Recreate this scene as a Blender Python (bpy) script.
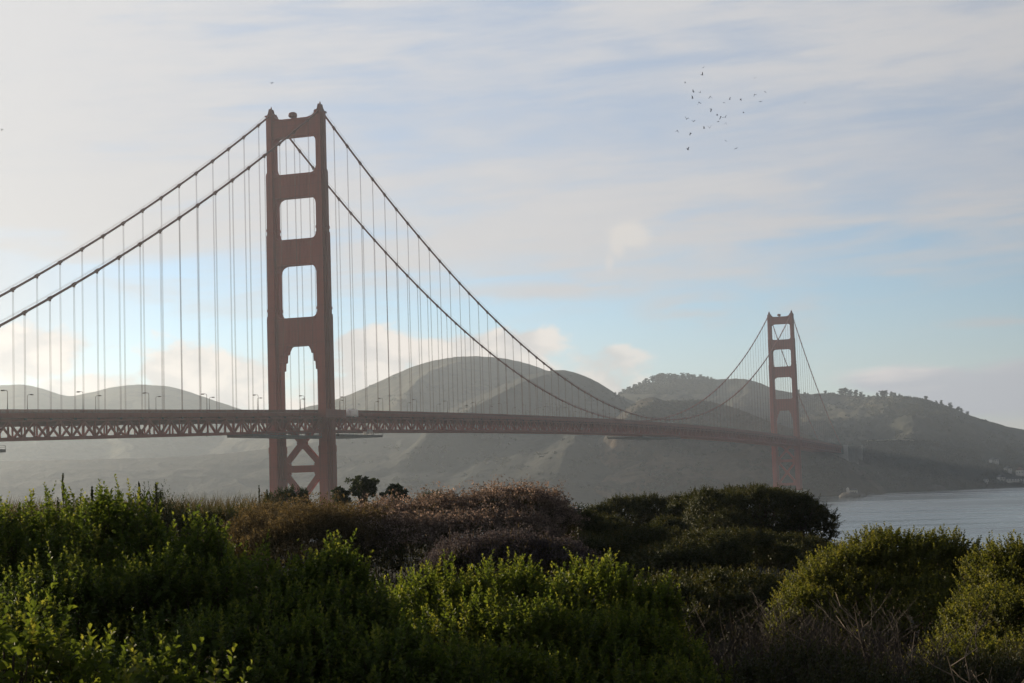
import bpy, bmesh, math, random
import numpy as np
from mathutils import Vector, Matrix

R = math.radians
scene = bpy.context.scene
for o in list(bpy.data.objects):
    bpy.data.objects.remove(o)

# ------------------------------------------------------------------ camera
FPX, PITCH, ROLL, HC = 1672.43, 0.07908, -0.03111, 42.058
cp, sp, cr, sr = math.cos(PITCH), math.sin(PITCH), math.cos(ROLL), math.sin(ROLL)
R0, U0, F0 = Vector((1, 0, 0)), Vector((0, -sp, cp)), Vector((0, cp, sp))
CR = cr * R0 + sr * U0
CU = -sr * R0 + cr * U0
cam_data = bpy.data.cameras.new('camera')
cam_data.sensor_width = 36
cam_data.lens = FPX * 36 / 1024
cam_data.clip_start = 0.2
cam_data.clip_end = 30000
cam_data.dof.use_dof = True
cam_data.dof.focus_distance = 700
cam_data.dof.aperture_fstop = 20
cam = bpy.data.objects.new('camera', cam_data)
scene.collection.objects.link(cam)
M = Matrix((CR, CU, -F0)).transposed().to_4x4()
M.translation = Vector((0, 0, HC))
cam.matrix_world = M
scene.camera = cam

def ray(px, py):
    u, v = (px - 512) / FPX, (341.5 - py) / FPX
    return (F0 + CR * u + CU * v).normalized()

def at(px, py, depth):
    d = ray(px, py)
    return Vector((0, 0, HC)) + d * (depth / d.y)

def azel(px, py):                       # direction in milliradians of azimuth / elevation
    d = ray(px, py)
    return 1000 * math.atan2(d.x, d.y), 1000 * math.asin(d.z)

# ------------------------------------------------------------------ light
SUN_AZ, SUN_EL = -54.0, 10.5
scene.view_settings.view_transform = 'Standard'
scene.view_settings.look = 'None'
scene.view_settings.gamma = 1
scene.view_settings.use_curve_mapping = False
scene.view_settings.exposure = 0.8
sun_data = bpy.data.lights.new('sun', 'SUN')
sun_data.energy = 5.0
sun_data.angle = R(0.6)
sun_data.color = (1.0, 0.84, 0.62)
sun = bpy.data.objects.new('sun', sun_data)
scene.collection.objects.link(sun)
to_sun = Vector((math.sin(R(SUN_AZ)) * math.cos(R(SUN_EL)), math.cos(R(SUN_AZ)) * math.cos(R(SUN_EL)), math.sin(R(SUN_EL))))
sun.rotation_euler = to_sun.to_track_quat('Z', 'Y').to_euler()
sun.location = (-200, 100, 300)

world = bpy.data.worlds.new('World')
scene.world = world
world.use_nodes = True

class NT:
    """small helper to write node maths as expressions"""
    def __init__(self, nt):
        self.nt = nt
    def new(self, t, **kw):
        n = self.nt.nodes.new(t)
        for k, v in kw.items():
            setattr(n, k, v)
        return n
    def put(self, sock, v):
        if isinstance(v, (int, float)):
            sock.default_value = v
        elif isinstance(v, tuple):
            sock.default_value = v if len(v) == len(sock.default_value) else (*v, 1)
        else:
            self.nt.links.new(v, sock)
    def m(self, op, a, b=0.0, c=0.0, clamp=False):
        n = self.new('ShaderNodeMath', operation=op, use_clamp=clamp)
        self.put(n.inputs[0], a); self.put(n.inputs[1], b); self.put(n.inputs[2], c)
        return n.outputs[0]
    def add(self, a, b): return self.m('ADD', a, b)
    def mul(self, a, b): return self.m('MULTIPLY', a, b)
    def sub(self, a, b): return self.m('SUBTRACT', a, b)
    def ss(self, x, lo, hi, a=0.0, b=1.0):
        n = self.new('ShaderNodeMapRange', interpolation_type='SMOOTHSTEP')
        self.put(n.inputs[0], x)
        for i, v in enumerate((lo, hi, a, b)):
            self.put(n.inputs[1 + i], v)
        return n.outputs[0]
    def xyz(self, x, y, z=0.0):
        n = self.new('ShaderNodeCombineXYZ')
        for i, v in enumerate((x, y, z)):
            self.put(n.inputs[i], v)
        return n.outputs[0]
    def noise(self, vec, scale=1.0, detail=4.0, rough=0.55, dist=0.0):
        n = self.new('ShaderNodeTexNoise')
        if vec is not None: self.put(n.inputs['Vector'], vec)
        n.inputs['Scale'].default_value = scale
        n.inputs['Detail'].default_value = detail
        n.inputs['Roughness'].default_value = rough
        n.inputs['Distortion'].default_value = dist
        return n.outputs['Fac']
    def mix(self, f, a, b):
        n = self.new('ShaderNodeMix', data_type='RGBA')
        self.put(n.inputs[0], f); self.put(n.inputs[6], a); self.put(n.inputs[7], b)
        return n.outputs[2]
    def ramp(self, f, stops):
        n = self.new('ShaderNodeValToRGB')
        self.put(n.inputs[0], f)
        e = n.color_ramp.elements
        while len(e) < len(stops): e.new(0.5)
        for k, (p, c) in enumerate(stops):
            e[k].position = p; e[k].color = (*c, 1)
        return n.outputs[0]

def build_sky():
    T = NT(world.node_tree)
    bg = world.node_tree.nodes['Background']
    sky = T.new('ShaderNodeTexSky', sky_type='NISHITA', sun_disc=False)
    sky.sun_elevation = R(SUN_EL); sky.sun_rotation = R(SUN_AZ)
    sky.altitude = 40; sky.dust_density = 0.2; sky.ozone_density = 2.0; sky.air_density = 0.75
    co = T.new('ShaderNodeTexCoord').outputs['Generated']
    sep = T.new('ShaderNodeSeparateXYZ'); T.put(sep.inputs[0], co)
    X = T.mul(T.m('ARCTAN2', sep.outputs[0], sep.outputs[1]), 1000)
    Y = T.mul(T.m('ARCSINE', sep.outputs[2]), 1000)
    def P(sx, sy, ox=0.0, shear=0.0):
        y = T.add(Y, T.mul(X, shear)) if shear else Y
        return T.xyz(T.add(T.mul(X, sx), ox), T.mul(y, sy))
    def blob(px, py, rx, ry):            # soft bump, 1 at the middle, 0 at the rim
        a, e = azel(px, py)
        k = 1000 / FPX
        dx = T.mul(T.sub(X, a), 1 / (rx * k)); dy = T.mul(T.sub(Y, e), 1 / (ry * k))
        d2 = T.add(T.mul(dx, dx), T.mul(dy, dy))
        return T.m('POWER', 2.718, T.mul(d2, -1.0))
    def maxof(*v):
        r = v[0]
        for q in v[1:]: r = T.m('MAXIMUM', r, q)
        return r
    warp = T.noise(P(0.004, 0.012), 1, 3)
    streak = T.noise(P(0.0075, 0.052, 0.0, -0.05), 1, 7, 0.58, 0.35)
    fine = T.noise(P(0.02, 0.13, 5.0, -0.05), 1, 6, 0.6, 0.3)
    puffn = T.noise(P(0.022, 0.040, 3.1), 1, 7, 0.55, 0.25)
    broad = T.noise(P(0.0035, 0.012, 9.7, 0.06), 1, 4, 0.5, 0.4)
    # thin cloud scatters the sun forwards: it is brightest on the sun's side; unseen sky behind the camera is dimmed to cut fill
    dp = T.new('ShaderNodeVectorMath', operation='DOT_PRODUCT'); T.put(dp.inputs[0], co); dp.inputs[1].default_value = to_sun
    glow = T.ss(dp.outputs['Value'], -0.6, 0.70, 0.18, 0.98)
    # high veil of thin cloud, with a clear band low over the horizon
    edge = T.add(T.mul(T.sub(streak, 0.5), 120), T.mul(T.sub(warp, 0.5), 60))
    veil = T.ss(T.add(Y, edge), 78, 150)
    left = T.ss(X, -330, -150, 1, 0)
    veil = T.m('MAXIMUM', veil, T.mul(left, T.ss(Y, 30, 120, 0.30, 0.85)))
    thin = T.add(T.mul(T.ss(streak, 0.30, 0.60), 0.55), T.mul(T.ss(broad, 0.30, 0.58), 0.45))
    thin = T.add(thin, T.mul(T.sub(fine, 0.5), 0.35))
    veil = T.mul(veil, T.m('MINIMUM', T.add(T.add(T.mul(thin, 0.44), 0.62), T.mul(left, 0.25)), 1.0))
    gap_streak = T.m('MULTIPLY', maxof(blob(560, 290, 170, 13), T.mul(blob(690, 308, 60, 24), .9), T.mul(blob(1000, 322, 60, 7), .8), T.mul(blob(900, 271, 80, 6), .7), T.mul(blob(800, 318, 45, 30), .7)),
                     T.ss(T.add(T.mul(puffn, 0.5), T.mul(fine, 0.6)), 0.32, 0.62))
    veil = T.mul(veil, T.ss(Y, 320, 800, 1.0, 0.30))      # veil thinned in the unseen sky overhead to cut the fill light
    veil = T.m('MAXIMUM', veil, T.mul(gap_streak, 0.95))
    veil = T.m('MAXIMUM', veil, T.ss(Y, 10, 110, 0.50, 0.14))
    lum = T.add(T.add(T.mul(T.sub(broad, 0.5), 0.75), T.mul(T.sub(fine, 0.5), 0.35)), T.mul(T.sub(streak, 0.5), 0.45))
    vcol = T.mix(T.ss(T.add(lum, T.mul(left, 0.20)), -0.20, 0.20), (3.10, 3.36, 3.86), (3.95, 3.92, 4.00))
    vcol = T.mix(T.ss(T.add(Y, T.mul(X, 0.12)), 60, 270), (3.78, 3.70, 3.70), vcol)
    col = T.mix(veil, sky.outputs[0], vcol)
    # low cumulus banks
    env = maxof(T.mul(blob(20, 352, 85, 36), 1.0), T.mul(blob(95, 395, 90, 30), .9), T.mul(blob(190, 376, 62, 40), .95), T.mul(blob(240, 385, 60, 40), .9),
                T.mul(blob(370, 358, 55, 38), 1.0), T.mul(blob(480, 352, 105, 34), 1.0), T.mul(blob(420, 400, 170, 42), 1.1), T.mul(blob(590, 378, 80, 40), .85), T.mul(blob(100, 420, 200, 36), 1.1), T.mul(blob(560, 420, 160, 40), .9))
    cum = T.ss(T.add(env, T.mul(T.sub(puffn, 0.5), 1.7)), 0.40, 0.68)
    shade = T.noise(P(0.022, 0.040, 3.1 + 0.35), 1, 5, 0.5, 0.25)
    ccol = T.mix(T.ss(T.sub(puffn, shade), -0.12, 0.12), (4.1, 3.85, 3.70), (5.5, 4.95, 4.5))
    col = T.mix(T.mul(cum, T.ss(X, -20, 110, 0.95, 0.75)), col, ccol)
    puff = T.ss(T.add(maxof(blob(630, 236, 20, 15), blob(618, 246, 13, 18), T.mul(blob(610, 262, 8, 16), .9)), T.mul(T.sub(puffn, 0.5), 2.2)), 0.30, 0.95)
    col = T.mix(T.mul(puff, 0.8), col, (4.5, 4.25, 4.0))
    # the lens shaped grey bank low on the right
    lent = T.ss(T.add(maxof(blob(915, 380, 75, 15), T.mul(blob(1000, 398, 120, 26), .95), T.mul(blob(1130, 380, 190, 32), 1.0)), T.mul(T.sub(streak, 0.5), 1.1)), 0.22, 0.70)
    lcol = T.mix(T.ss(T.add(T.add(Y, T.mul(T.sub(fine, 0.5), 45)), T.mul(X, -0.10)), 18, 48), (3.4, 3.5, 3.85), (6.0, 5.4, 5.1))
    col = T.mix(T.mul(lent, 0.95), col, lcol)
    low = T.ss(T.add(maxof(blob(1000, 432, 110, 14), 0.0), T.mul(T.sub(streak, 0.5), 0.5)), 0.35, 0.7)
    col = T.mix(T.mul(low, 0.6), col, (4.1, 3.95, 3.9))
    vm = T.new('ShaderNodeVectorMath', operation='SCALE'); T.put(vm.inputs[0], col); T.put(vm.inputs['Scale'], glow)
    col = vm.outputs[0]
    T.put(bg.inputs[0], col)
    bg.inputs[1].default_value = 0.10
build_sky()

scene.cycles.max_bounces = 8
scene.cycles.transparent_max_bounces = 8
scene.cycles.transmission_bounces = 4
scene.cycles.use_denoising = True
scene.cycles.sample_clamp_indirect = 4

# ------------------------------------------------------------------ helpers
COL = scene.collection
def tag(o, label=None, cat=None, group=None, kind=None):
    if label: o['label'] = label
    if cat: o['category'] = cat
    if group: o['group'] = group
    if kind: o['kind'] = kind
    return o
def empty(name, loc=(0, 0, 0), rz=0.0, parent=None):
    o = bpy.data.objects.new(name, None)
    o.empty_display_size = 1
    COL.objects.link(o)
    o.location = loc; o.rotation_euler = (0, 0, rz)
    if parent: o.parent = parent
    return o
def link_mesh(name, me, mats, parent=None, loc=None):
    o = bpy.data.objects.new(name, me)
    for m in (mats if isinstance(mats, (list, tuple)) else [mats]):
        if m and m.name not in [q.name for q in me.materials if q]:
            me.materials.append(m)
    COL.objects.link(o)
    if parent: o.parent = parent
    if loc is not None: o.location = loc
    return o
def copy_tree(o, parent=None):
    c = o.copy(); COL.objects.link(c); c.parent = parent
    for ch in list(o.children): copy_tree(ch, c)
    return c

def np_mesh(name, verts, quads=None, tris=None, smooth=False, rnd=None):
    """mesh straight from numpy arrays"""
    me = bpy.data.meshes.new(name)
    verts = np.asarray(verts, np.float32)
    loops, starts = [], []
    n = 0
    if quads is not None and len(quads):
        q = np.asarray(quads, np.int32); loops.append(q.ravel()); starts.append(np.arange(len(q)) * 4); n = q.size
    if tris is not None and len(tris):
        t = np.asarray(tris, np.int32); loops.append(t.ravel()); starts.append(n + np.arange(len(t)) * 3)
    loops = np.concatenate(loops); starts = np.concatenate(starts)
    me.vertices.add(len(verts)); me.vertices.foreach_set('co', verts.ravel())
    me.loops.add(len(loops)); me.loops.foreach_set('vertex_index', loops)
    me.polygons.add(len(starts)); me.polygons.foreach_set('loop_start', starts.astype(np.int32))
    me.update(calc_edges=True)
    if smooth: me.polygons.foreach_set('use_smooth', np.ones(len(starts), bool))
    if rnd is not None:
        a = me.attributes.new('rnd', 'FLOAT', 'FACE')
        a.data.foreach_set('value', np.asarray(rnd, np.float32))
    return me

class MB:
    """collects boxes, bars and prisms into ONE mesh"""
    def __init__(self): self.bm = bmesh.new()
    def box(self, lo, hi):
        (a, b, c), (d, e, f) = lo, hi
        v = [self.bm.verts.new(p) for p in ((a, b, c), (d, b, c), (d, e, c), (a, e, c), (a, b, f), (d, b, f), (d, e, f), (a, e, f))]
        for q in ((3, 2, 1, 0), (4, 5, 6, 7), (0, 1, 5, 4), (1, 2, 6, 5), (2, 3, 7, 6), (3, 0, 4, 7)):
            self.bm.faces.new([v[i] for i in q])
        return self
    def bar(self, p, q, w, h=None, up=(0, 0, 1)):
        h = h or w
        p, q, up = Vector(p), Vector(q), Vector(up)
        d = (q - p).normalized()
        if abs(d.dot(up)) > 0.98: up = Vector((0, 1, 0))
        s = d.cross(up).normalized(); u = s.cross(d).normalized()
        v = []
        for c in (p, q):
            for i, j in ((-1, -1), (1, -1), (1, 1), (-1, 1)):
                v.append(self.bm.verts.new(c + s * (i * w / 2) + u * (j * h / 2)))
        for f in ((3, 2, 1, 0), (4, 5, 6, 7), (0, 1, 5, 4), (1, 2, 6, 5), (2, 3, 7, 6), (3, 0, 4, 7)):
            self.bm.faces.new([v[i] for i in f])
        return self
    def tube(self, pts, rad, n=6, cap=True):
        pts = [Vector(p) for p in pts]
        rad = rad if isinstance(rad, (list, tuple)) else [rad] * len(pts)
        rings = []
        for i, p in enumerate(pts):
            d = (pts[min(i + 1, len(pts) - 1)] - pts[max(i - 1, 0)]).normalized()
            up = Vector((0, 0, 1)) if abs(d.z) < 0.95 else Vector((0, 1, 0))
            s = d.cross(up).normalized(); u = s.cross(d)
            rings.append([self.bm.verts.new(p + (s * math.cos(2 * math.pi * k / n) + u * math.sin(2 * math.pi * k / n)) * rad[i]) for k in range(n)])
        for a, b in zip(rings, rings[1:]):
            for k in range(n):
                f = self.bm.faces.new((a[k], a[(k + 1) % n], b[(k + 1) % n], b[k])); f.smooth = n > 4
        if cap:
            self.bm.faces.new(rings[0][::-1]); self.bm.faces.new(rings[-1])
        return self
    def prism(self, poly, z0, z1, scale1=1.0):
        """polygon in xy extruded along z"""
        a = [self.bm.verts.new((x, y, z0)) for x, y in poly]
        b = [self.bm.verts.new((x * scale1, y * scale1, z1)) for x, y in poly]
        n = len(poly)
        for k in range(n): self.bm.faces.new((a[k], a[(k + 1) % n], b[(k + 1) % n], b[k]))
        self.bm.faces.new(a[::-1]); self.bm.faces.new(b)
        return self
    def slab(self, poly, y0, y1):
        """polygon in xz extruded along y"""
        a = [self.bm.verts.new((x, y0, z)) for x, z in poly]
        b = [self.bm.verts.new((x, y1, z)) for x, z in poly]
        n = len(poly)
        for k in range(n): self.bm.faces.new((a[k], a[(k + 1) % n], b[(k + 1) % n], b[k]))
        self.bm.faces.new(a[::-1]); self.bm.faces.new(b)
        return self
    def build(self, name, mat, parent=None, loc=None):
        bmesh.ops.recalc_face_normals(self.bm, faces=self.bm.faces)
        me = bpy.data.meshes.new(name)
        self.bm.to_mesh(me); self.bm.free()
        return link_mesh(name, me, mat, parent, loc)

# value noise in numpy
def _hash(ix, iy, seed):
    h = (ix.astype(np.int64) * 374761393 + iy.astype(np.int64) * 668265263 + seed * 974711) & 0x7fffffff
    h = ((h ^ (h >> 13)) * 1274126177) & 0x7fffffff
    return ((h ^ (h >> 16)) & 0xffff) / 65535.0
def vnoise(x, y, seed=0):
    x = np.asarray(x, float); y = np.asarray(y, float)
    ix, iy = np.floor(x), np.floor(y)
    fx, fy = x - ix, y - iy
    fx = fx * fx * fx * (fx * (fx * 6 - 15) + 10); fy = fy * fy * fy * (fy * (fy * 6 - 15) + 10)
    a, b = _hash(ix, iy, seed), _hash(ix + 1, iy, seed)
    c, d = _hash(ix, iy + 1, seed), _hash(ix + 1, iy + 1, seed)
    return (a * (1 - fx) + b * fx) * (1 - fy) + (c * (1 - fx) + d * fx) * fy
def fbm(x, y, oct=4, seed=0, gain=0.5):
    s, a, t = 0, 1, 0
    for k in range(oct):
        s = s + a * vnoise(x * 2 ** k, y * 2 ** k, seed + k * 17); t += a; a *= gain
    return s / t
def smooth(x, lo, hi):
    t = np.clip((np.asarray(x, float) - lo) / (hi - lo), 0, 1)
    return t * t * (3 - 2 * t)

# ------------------------------------------------------------------ materials
def material(name, base, rough=0.7, spec=0.3, metal=0.0, var=None, scale=1.0, bump=0.0, bump_scale=5.0):
    m = bpy.data.materials.new(name); m.use_nodes = True
    T = NT(m.node_tree); b = m.node_tree.nodes['Principled BSDF']
    b.inputs['Roughness'].default_value = rough
    b.inputs['Specular IOR Level'].default_value = spec
    b.inputs['Metallic'].default_value = metal
    co = T.new('ShaderNodeTexCoord').outputs['Object']
    if var:
        f = T.noise(co, scale, 6, 0.6)
        T.put(b.inputs['Base Color'], T.ramp(f, [(0.30, var), (0.70, base)]))
    else:
        b.inputs['Base Color'].default_value = (*base, 1)
    if bump:
        bn = T.new('ShaderNodeBump'); bn.inputs['Strength'].default_value = bump
        T.put(bn.inputs['Height'], T.noise(co, bump_scale, 5, 0.6))
        T.put(b.inputs['Normal'], bn.outputs[0])
    return m

def leaf_material(name, c1, c2, c3, trans=0.35, rough=0.55, tint=(1.28, 1.16, 0.62), spec=0.22):
    m = bpy.data.materials.new(name); m.use_nodes = True
    T = NT(m.node_tree); b = m.node_tree.nodes['Principled BSDF']
    at_ = T.new('ShaderNodeAttribute', attribute_name='rnd')
    col = T.ramp(at_.outputs['Fac'], [(0.0, c1), (0.55, c2), (1.0, c3)])
    T.put(b.inputs['Base Color'], col)
    b.inputs['Roughness'].default_value = rough
    b.inputs['Specular IOR Level'].default_value = spec
    tr = T.new('ShaderNodeBsdfTranslucent')
    mm = T.new('ShaderNodeMix', data_type='RGBA', blend_type='MULTIPLY')
    mm.inputs[0].default_value = 1.0
    T.put(mm.inputs[6], col); T.put(mm.inputs[7], tint)
    T.put(tr.inputs[0], mm.outputs[2])
    mx = T.new('ShaderNodeMixShader'); mx.inputs[0].default_value = trans
    m.node_tree.links.new(b.outputs[0], mx.inputs[1]); m.node_tree.links.new(tr.outputs[0], mx.inputs[2])
    m.node_tree.links.new(mx.outputs[0], m.node_tree.nodes['Material Output'].inputs[0])
    return m

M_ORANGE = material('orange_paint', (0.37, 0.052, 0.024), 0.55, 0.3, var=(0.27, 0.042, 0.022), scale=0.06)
def weather_paint(m):
    T = NT(m.node_tree); b = m.node_tree.nodes['Principled BSDF']
    old = b.inputs['Base Color'].links[0].from_socket
    co = T.new('ShaderNodeTexCoord').outputs['Object']
    mp = T.new('ShaderNodeMapping'); mp.inputs['Scale'].default_value = (0.9, 0.9, 0.045); T.put(mp.inputs[0], co)
    run = T.ss(T.noise(mp.outputs[0], 1, 5, 0.65), 0.46, 0.70)
    sep = T.new('ShaderNodeSeparateXYZ'); T.put(sep.inputs[0], co)
    seam = T.m('LESS_THAN', T.m('FRACT', T.mul(sep.outputs[2], 1 / 6.1)), 0.05)
    c = T.mix(T.mul(run, 0.42), old, (0.12, 0.035, 0.024))
    T.put(b.inputs['Base Color'], T.mix(T.mul(seam, 0.30), c, (0.14, 0.036, 0.024)))
weather_paint(M_ORANGE)
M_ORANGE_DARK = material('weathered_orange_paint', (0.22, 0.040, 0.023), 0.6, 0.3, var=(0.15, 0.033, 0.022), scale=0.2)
M_CABLE = material('cable_paint', (0.19, 0.044, 0.028), 0.6, 0.3)
M_ROPE = material('rope_paint', (0.060, 0.028, 0.024), 0.85, 0.12)
M_ASPHALT = material('asphalt', (0.05, 0.05, 0.05), 0.9, 0.2, var=(0.04, 0.04, 0.042), scale=0.5)
M_CONCRETE = material('concrete', (0.62, 0.60, 0.56), 0.85, 0.2, var=(0.50, 0.49, 0.46), scale=0.15)
M_SHADE_CONCRETE = material('shaded_concrete', (0.30, 0.29, 0.27), 0.9, 0.2, var=(0.20, 0.19, 0.18), scale=0.12)  # darker than the pylons: shading of the recessed wall put into the colour
M_LAMP = material('lamp_paint', (0.035, 0.022, 0.018), 0.5, 0.4)
M_LENS = material('lamp_glass', (0.45, 0.42, 0.36), 0.25, 0.5)
M_STEEL = material('grey_steel', (0.13, 0.135, 0.135), 0.55, 0.4, var=(0.07, 0.07, 0.072), scale=0.4)
M_TARP = material('white_tarpaulin', (0.88, 0.89, 0.90), 0.6, 0.3, var=(0.80, 0.82, 0.84), scale=0.7, bump=0.3, bump_scale=0.8)
def let_light_through(m, f, col):
    nt = m.node_tree; out = nt.nodes['Material Output']; b = nt.nodes['Principled BSDF']
    tr = nt.nodes.new('ShaderNodeBsdfTranslucent'); tr.inputs[0].default_value = (*col, 1)
    mx = nt.nodes.new('ShaderNodeMixShader'); mx.inputs[0].default_value = f
    nt.links.new(b.outputs[0], mx.inputs[1]); nt.links.new(tr.outputs[0], mx.inputs[2]); nt.links.new(mx.outputs[0], out.inputs[0])
let_light_through(M_TARP, 0.6, (0.92, 0.93, 0.95))
M_WHITE = material('white_paint', (0.78, 0.75, 0.68), 0.7, 0.3, var=(0.62, 0.60, 0.55), scale=0.2)
M_ROOF = material('roof_tile', (0.22, 0.11, 0.075), 0.8, 0.2, var=(0.15, 0.09, 0.07), scale=0.4)
M_ROOFG = material('grey_roof', (0.13, 0.13, 0.135), 0.8, 0.2, var=(0.09, 0.09, 0.095), scale=0.4)
M_GLASS = material('window_glass', (0.03, 0.035, 0.04), 0.12, 0.6)
M_BIRD = material('dark_feather', (0.045, 0.045, 0.05), 0.8, 0.2)
M_BIRDG = material('grey_feather', (0.20, 0.20, 0.21), 0.8, 0.2)
M_BARK = material('bark', (0.10, 0.075, 0.055), 0.9, 0.1, var=(0.06, 0.045, 0.035), scale=8)
M_TWIG = material('grey_twig', (0.08, 0.068, 0.058), 0.9, 0.1, var=(0.05, 0.042, 0.035), scale=3)
M_PALE_TWIG = material('pale_dry_twig', (0.22, 0.175, 0.13), 0.85, 0.15, var=(0.14, 0.11, 0.085), scale=5)
M_ROCK = material('dark_rock', (0.11, 0.10, 0.09), 0.9, 0.2, var=(0.06, 0.055, 0.05), scale=0.12)
M_SOIL = material('soil', (0.040, 0.033, 0.024), 0.95, 0.1, var=(0.022, 0.022, 0.014), scale=0.6, bump=0.5, bump_scale=2)

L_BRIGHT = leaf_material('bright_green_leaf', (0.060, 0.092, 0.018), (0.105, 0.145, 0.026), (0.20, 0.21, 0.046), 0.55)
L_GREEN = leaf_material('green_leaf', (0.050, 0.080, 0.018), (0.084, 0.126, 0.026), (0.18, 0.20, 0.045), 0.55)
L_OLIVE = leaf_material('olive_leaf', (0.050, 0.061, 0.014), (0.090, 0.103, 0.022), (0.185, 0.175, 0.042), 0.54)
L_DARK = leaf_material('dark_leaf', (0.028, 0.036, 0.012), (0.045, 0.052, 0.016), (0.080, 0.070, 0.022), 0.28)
L_CYPRESS = leaf_material('cypress_leaf', (0.022, 0.036, 0.014), (0.035, 0.052, 0.018), (0.058, 0.070, 0.022), 0.20)
L_HAZEL = leaf_material('grove_leaf', (0.026, 0.031, 0.020), (0.038, 0.043, 0.026), (0.056, 0.058, 0.034), 0.15)
L_DRYHEAD = leaf_material('dry_flower_head', (0.085, 0.073, 0.062), (0.165, 0.138, 0.118), (0.34, 0.29, 0.255), 0.42, 0.8, (1.2, 0.95, 0.8), 0.1)
L_DRYSTEM = leaf_material('dry_stem', (0.058, 0.049, 0.030), (0.10, 0.083, 0.050), (0.18, 0.148, 0.092), 0.38, 0.8, (1.2, 1.0, 0.6), 0.1)
L_GREYHEAD = leaf_material('grey_flower_head', (0.05, 0.042, 0.042), (0.085, 0.072, 0.072), (0.15, 0.13, 0.125), 0.3, 0.8, (1.1, 1, 1), 0.1)
L_MEADOW = leaf_material('meadow_blade', (0.020, 0.022, 0.011), (0.032, 0.031, 0.015), (0.05, 0.044, 0.02), 0.25, 0.7, (1.1, 1.05, 0.6), 0.1)
L_GRASS = leaf_material('dry_grass', (0.035, 0.036, 0.018), (0.055, 0.050, 0.024), (0.10, 0.08, 0.04), 0.35, 0.7, (1.2, 1.05, 0.5), 0.15)

def hill_material(name, dark, mid, dry, seed):
    m = bpy.data.materials.new(name); m.use_nodes = True
    T = NT(m.node_tree); b = m.node_tree.nodes['Principled BSDF']
    b.inputs['Roughness'].default_value = 0.95; b.inputs['Specular IOR Level'].default_value = 0.1
    co = T.new('ShaderNodeTexCoord').outputs['Object']
    mp = T.new('ShaderNodeMapping'); mp.inputs['Location'].default_value = (seed, seed * 2, 0); T.put(mp.inputs[0], co)
    v = mp.outputs[0]
    big = T.noise(v, 0.0035, 5, 0.6, 0.6)
    med = T.noise(v, 0.018, 6, 0.65, 0.4)
    fin = T.noise(v, 0.10, 4, 0.7)
    scrub = T.ss(T.add(T.mul(med, 0.8), T.mul(fin, 0.4)), 0.60, 0.70)          # patches of dark bush
    f = T.add(T.add(T.mul(big, 0.5), T.mul(med, 0.38)), T.mul(fin, 0.22))
    T.put(b.inputs['Base Color'], T.mix(T.mul(scrub, 0.8), T.ramp(f, [(0.44, dark), (0.53, mid), (0.63, dry)]), tuple(c * .62 for c in dark)))
    bn = T.new('ShaderNodeBump'); bn.inputs['Strength'].default_value = 0.9; bn.inputs['Distance'].default_value = 5
    T.put(bn.inputs['Height'], T.add(T.mul(med, 1.2), T.mul(fin, 0.6)))
    T.put(b.inputs['Normal'], bn.outputs[0])
    return m
H_FAR = hill_material('far_scrub', (0.040, 0.048, 0.032), (0.060, 0.064, 0.042), (0.09, 0.085, 0.055), 11)
H_GRASS = hill_material('grassy_scrub', (0.034, 0.036, 0.027), (0.052, 0.052, 0.037), (0.088, 0.078, 0.052), 31)
H_BROWN = hill_material('brown_scrub', (0.024, 0.021, 0.014), (0.050, 0.036, 0.023), (0.115, 0.078, 0.046), 57)
H_MID = hill_material('slope_scrub', (0.019, 0.022, 0.018), (0.028, 0.030, 0.023), (0.047, 0.044, 0.032), 41)
H_DARK = hill_material('wooded_scrub', (0.022, 0.028, 0.019), (0.036, 0.040, 0.026), (0.075, 0.066, 0.042), 73)

# ------------------------------------------------------------------ water, ground, hills
def grid_mesh(name, P, smooth_=True):
    nr, nc = P.shape[:2]
    i = np.arange(nr - 1)[:, None] * nc + np.arange(nc - 1)[None, :]
    q = np.stack([i, i + 1, i + nc + 1, i + nc], -1).reshape(-1, 4)
    return np_mesh(name, P.reshape(-1, 3), quads=q, smooth=smooth_)

wm = bpy.data.materials.new('bay_water'); wm.use_nodes = True
T = NT(wm.node_tree); b = wm.node_tree.nodes['Principled BSDF']
b.inputs['Base Color'].default_value = (0.035, 0.055, 0.06, 1)
b.inputs['IOR'].default_value = 1.33
co = T.new('ShaderNodeTexCoord').outputs['Object']
mp = T.new('ShaderNodeMapping'); mp.inputs['Scale'].default_value = (1, 0.6, 1); mp.inputs['Rotation'].default_value = (0, 0, 0.5); T.put(mp.inputs[0], co)
bn = T.new('ShaderNodeBump'); bn.inputs['Strength'].default_value = 1.0; bn.inputs['Distance'].default_value = 1.1
mq = T.new('ShaderNodeMapping'); mq.inputs['Scale'].default_value = (0.0012, 0.009, 1); mq.inputs['Rotation'].default_value = (0, 0, -0.12); T.put(mq.inputs[0], co)
T.put(b.inputs['Roughness'], T.ss(T.noise(mq.outputs[0], 1, 5, 0.6), 0.35, 0.65, 0.10, 0.34))
hgt = T.add(T.mul(T.noise(mp.outputs[0], 0.06, 6, 0.65), 1.0), T.mul(T.noise(mp.outputs[0], 0.011, 3, 0.5), 2.0))
T.put(bn.inputs['Height'], hgt); T.put(b.inputs['Normal'], bn.outputs[0])
P = np.zeros((2, 2, 3)); P[0, :, 1] = 120; P[1, :, 1] = 4650; P[:, 0, 0] = -3400; P[:, 1, 0] = 3400
tag(link_mesh('water', grid_mesh('water', P, False), wm), kind='structure')

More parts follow.
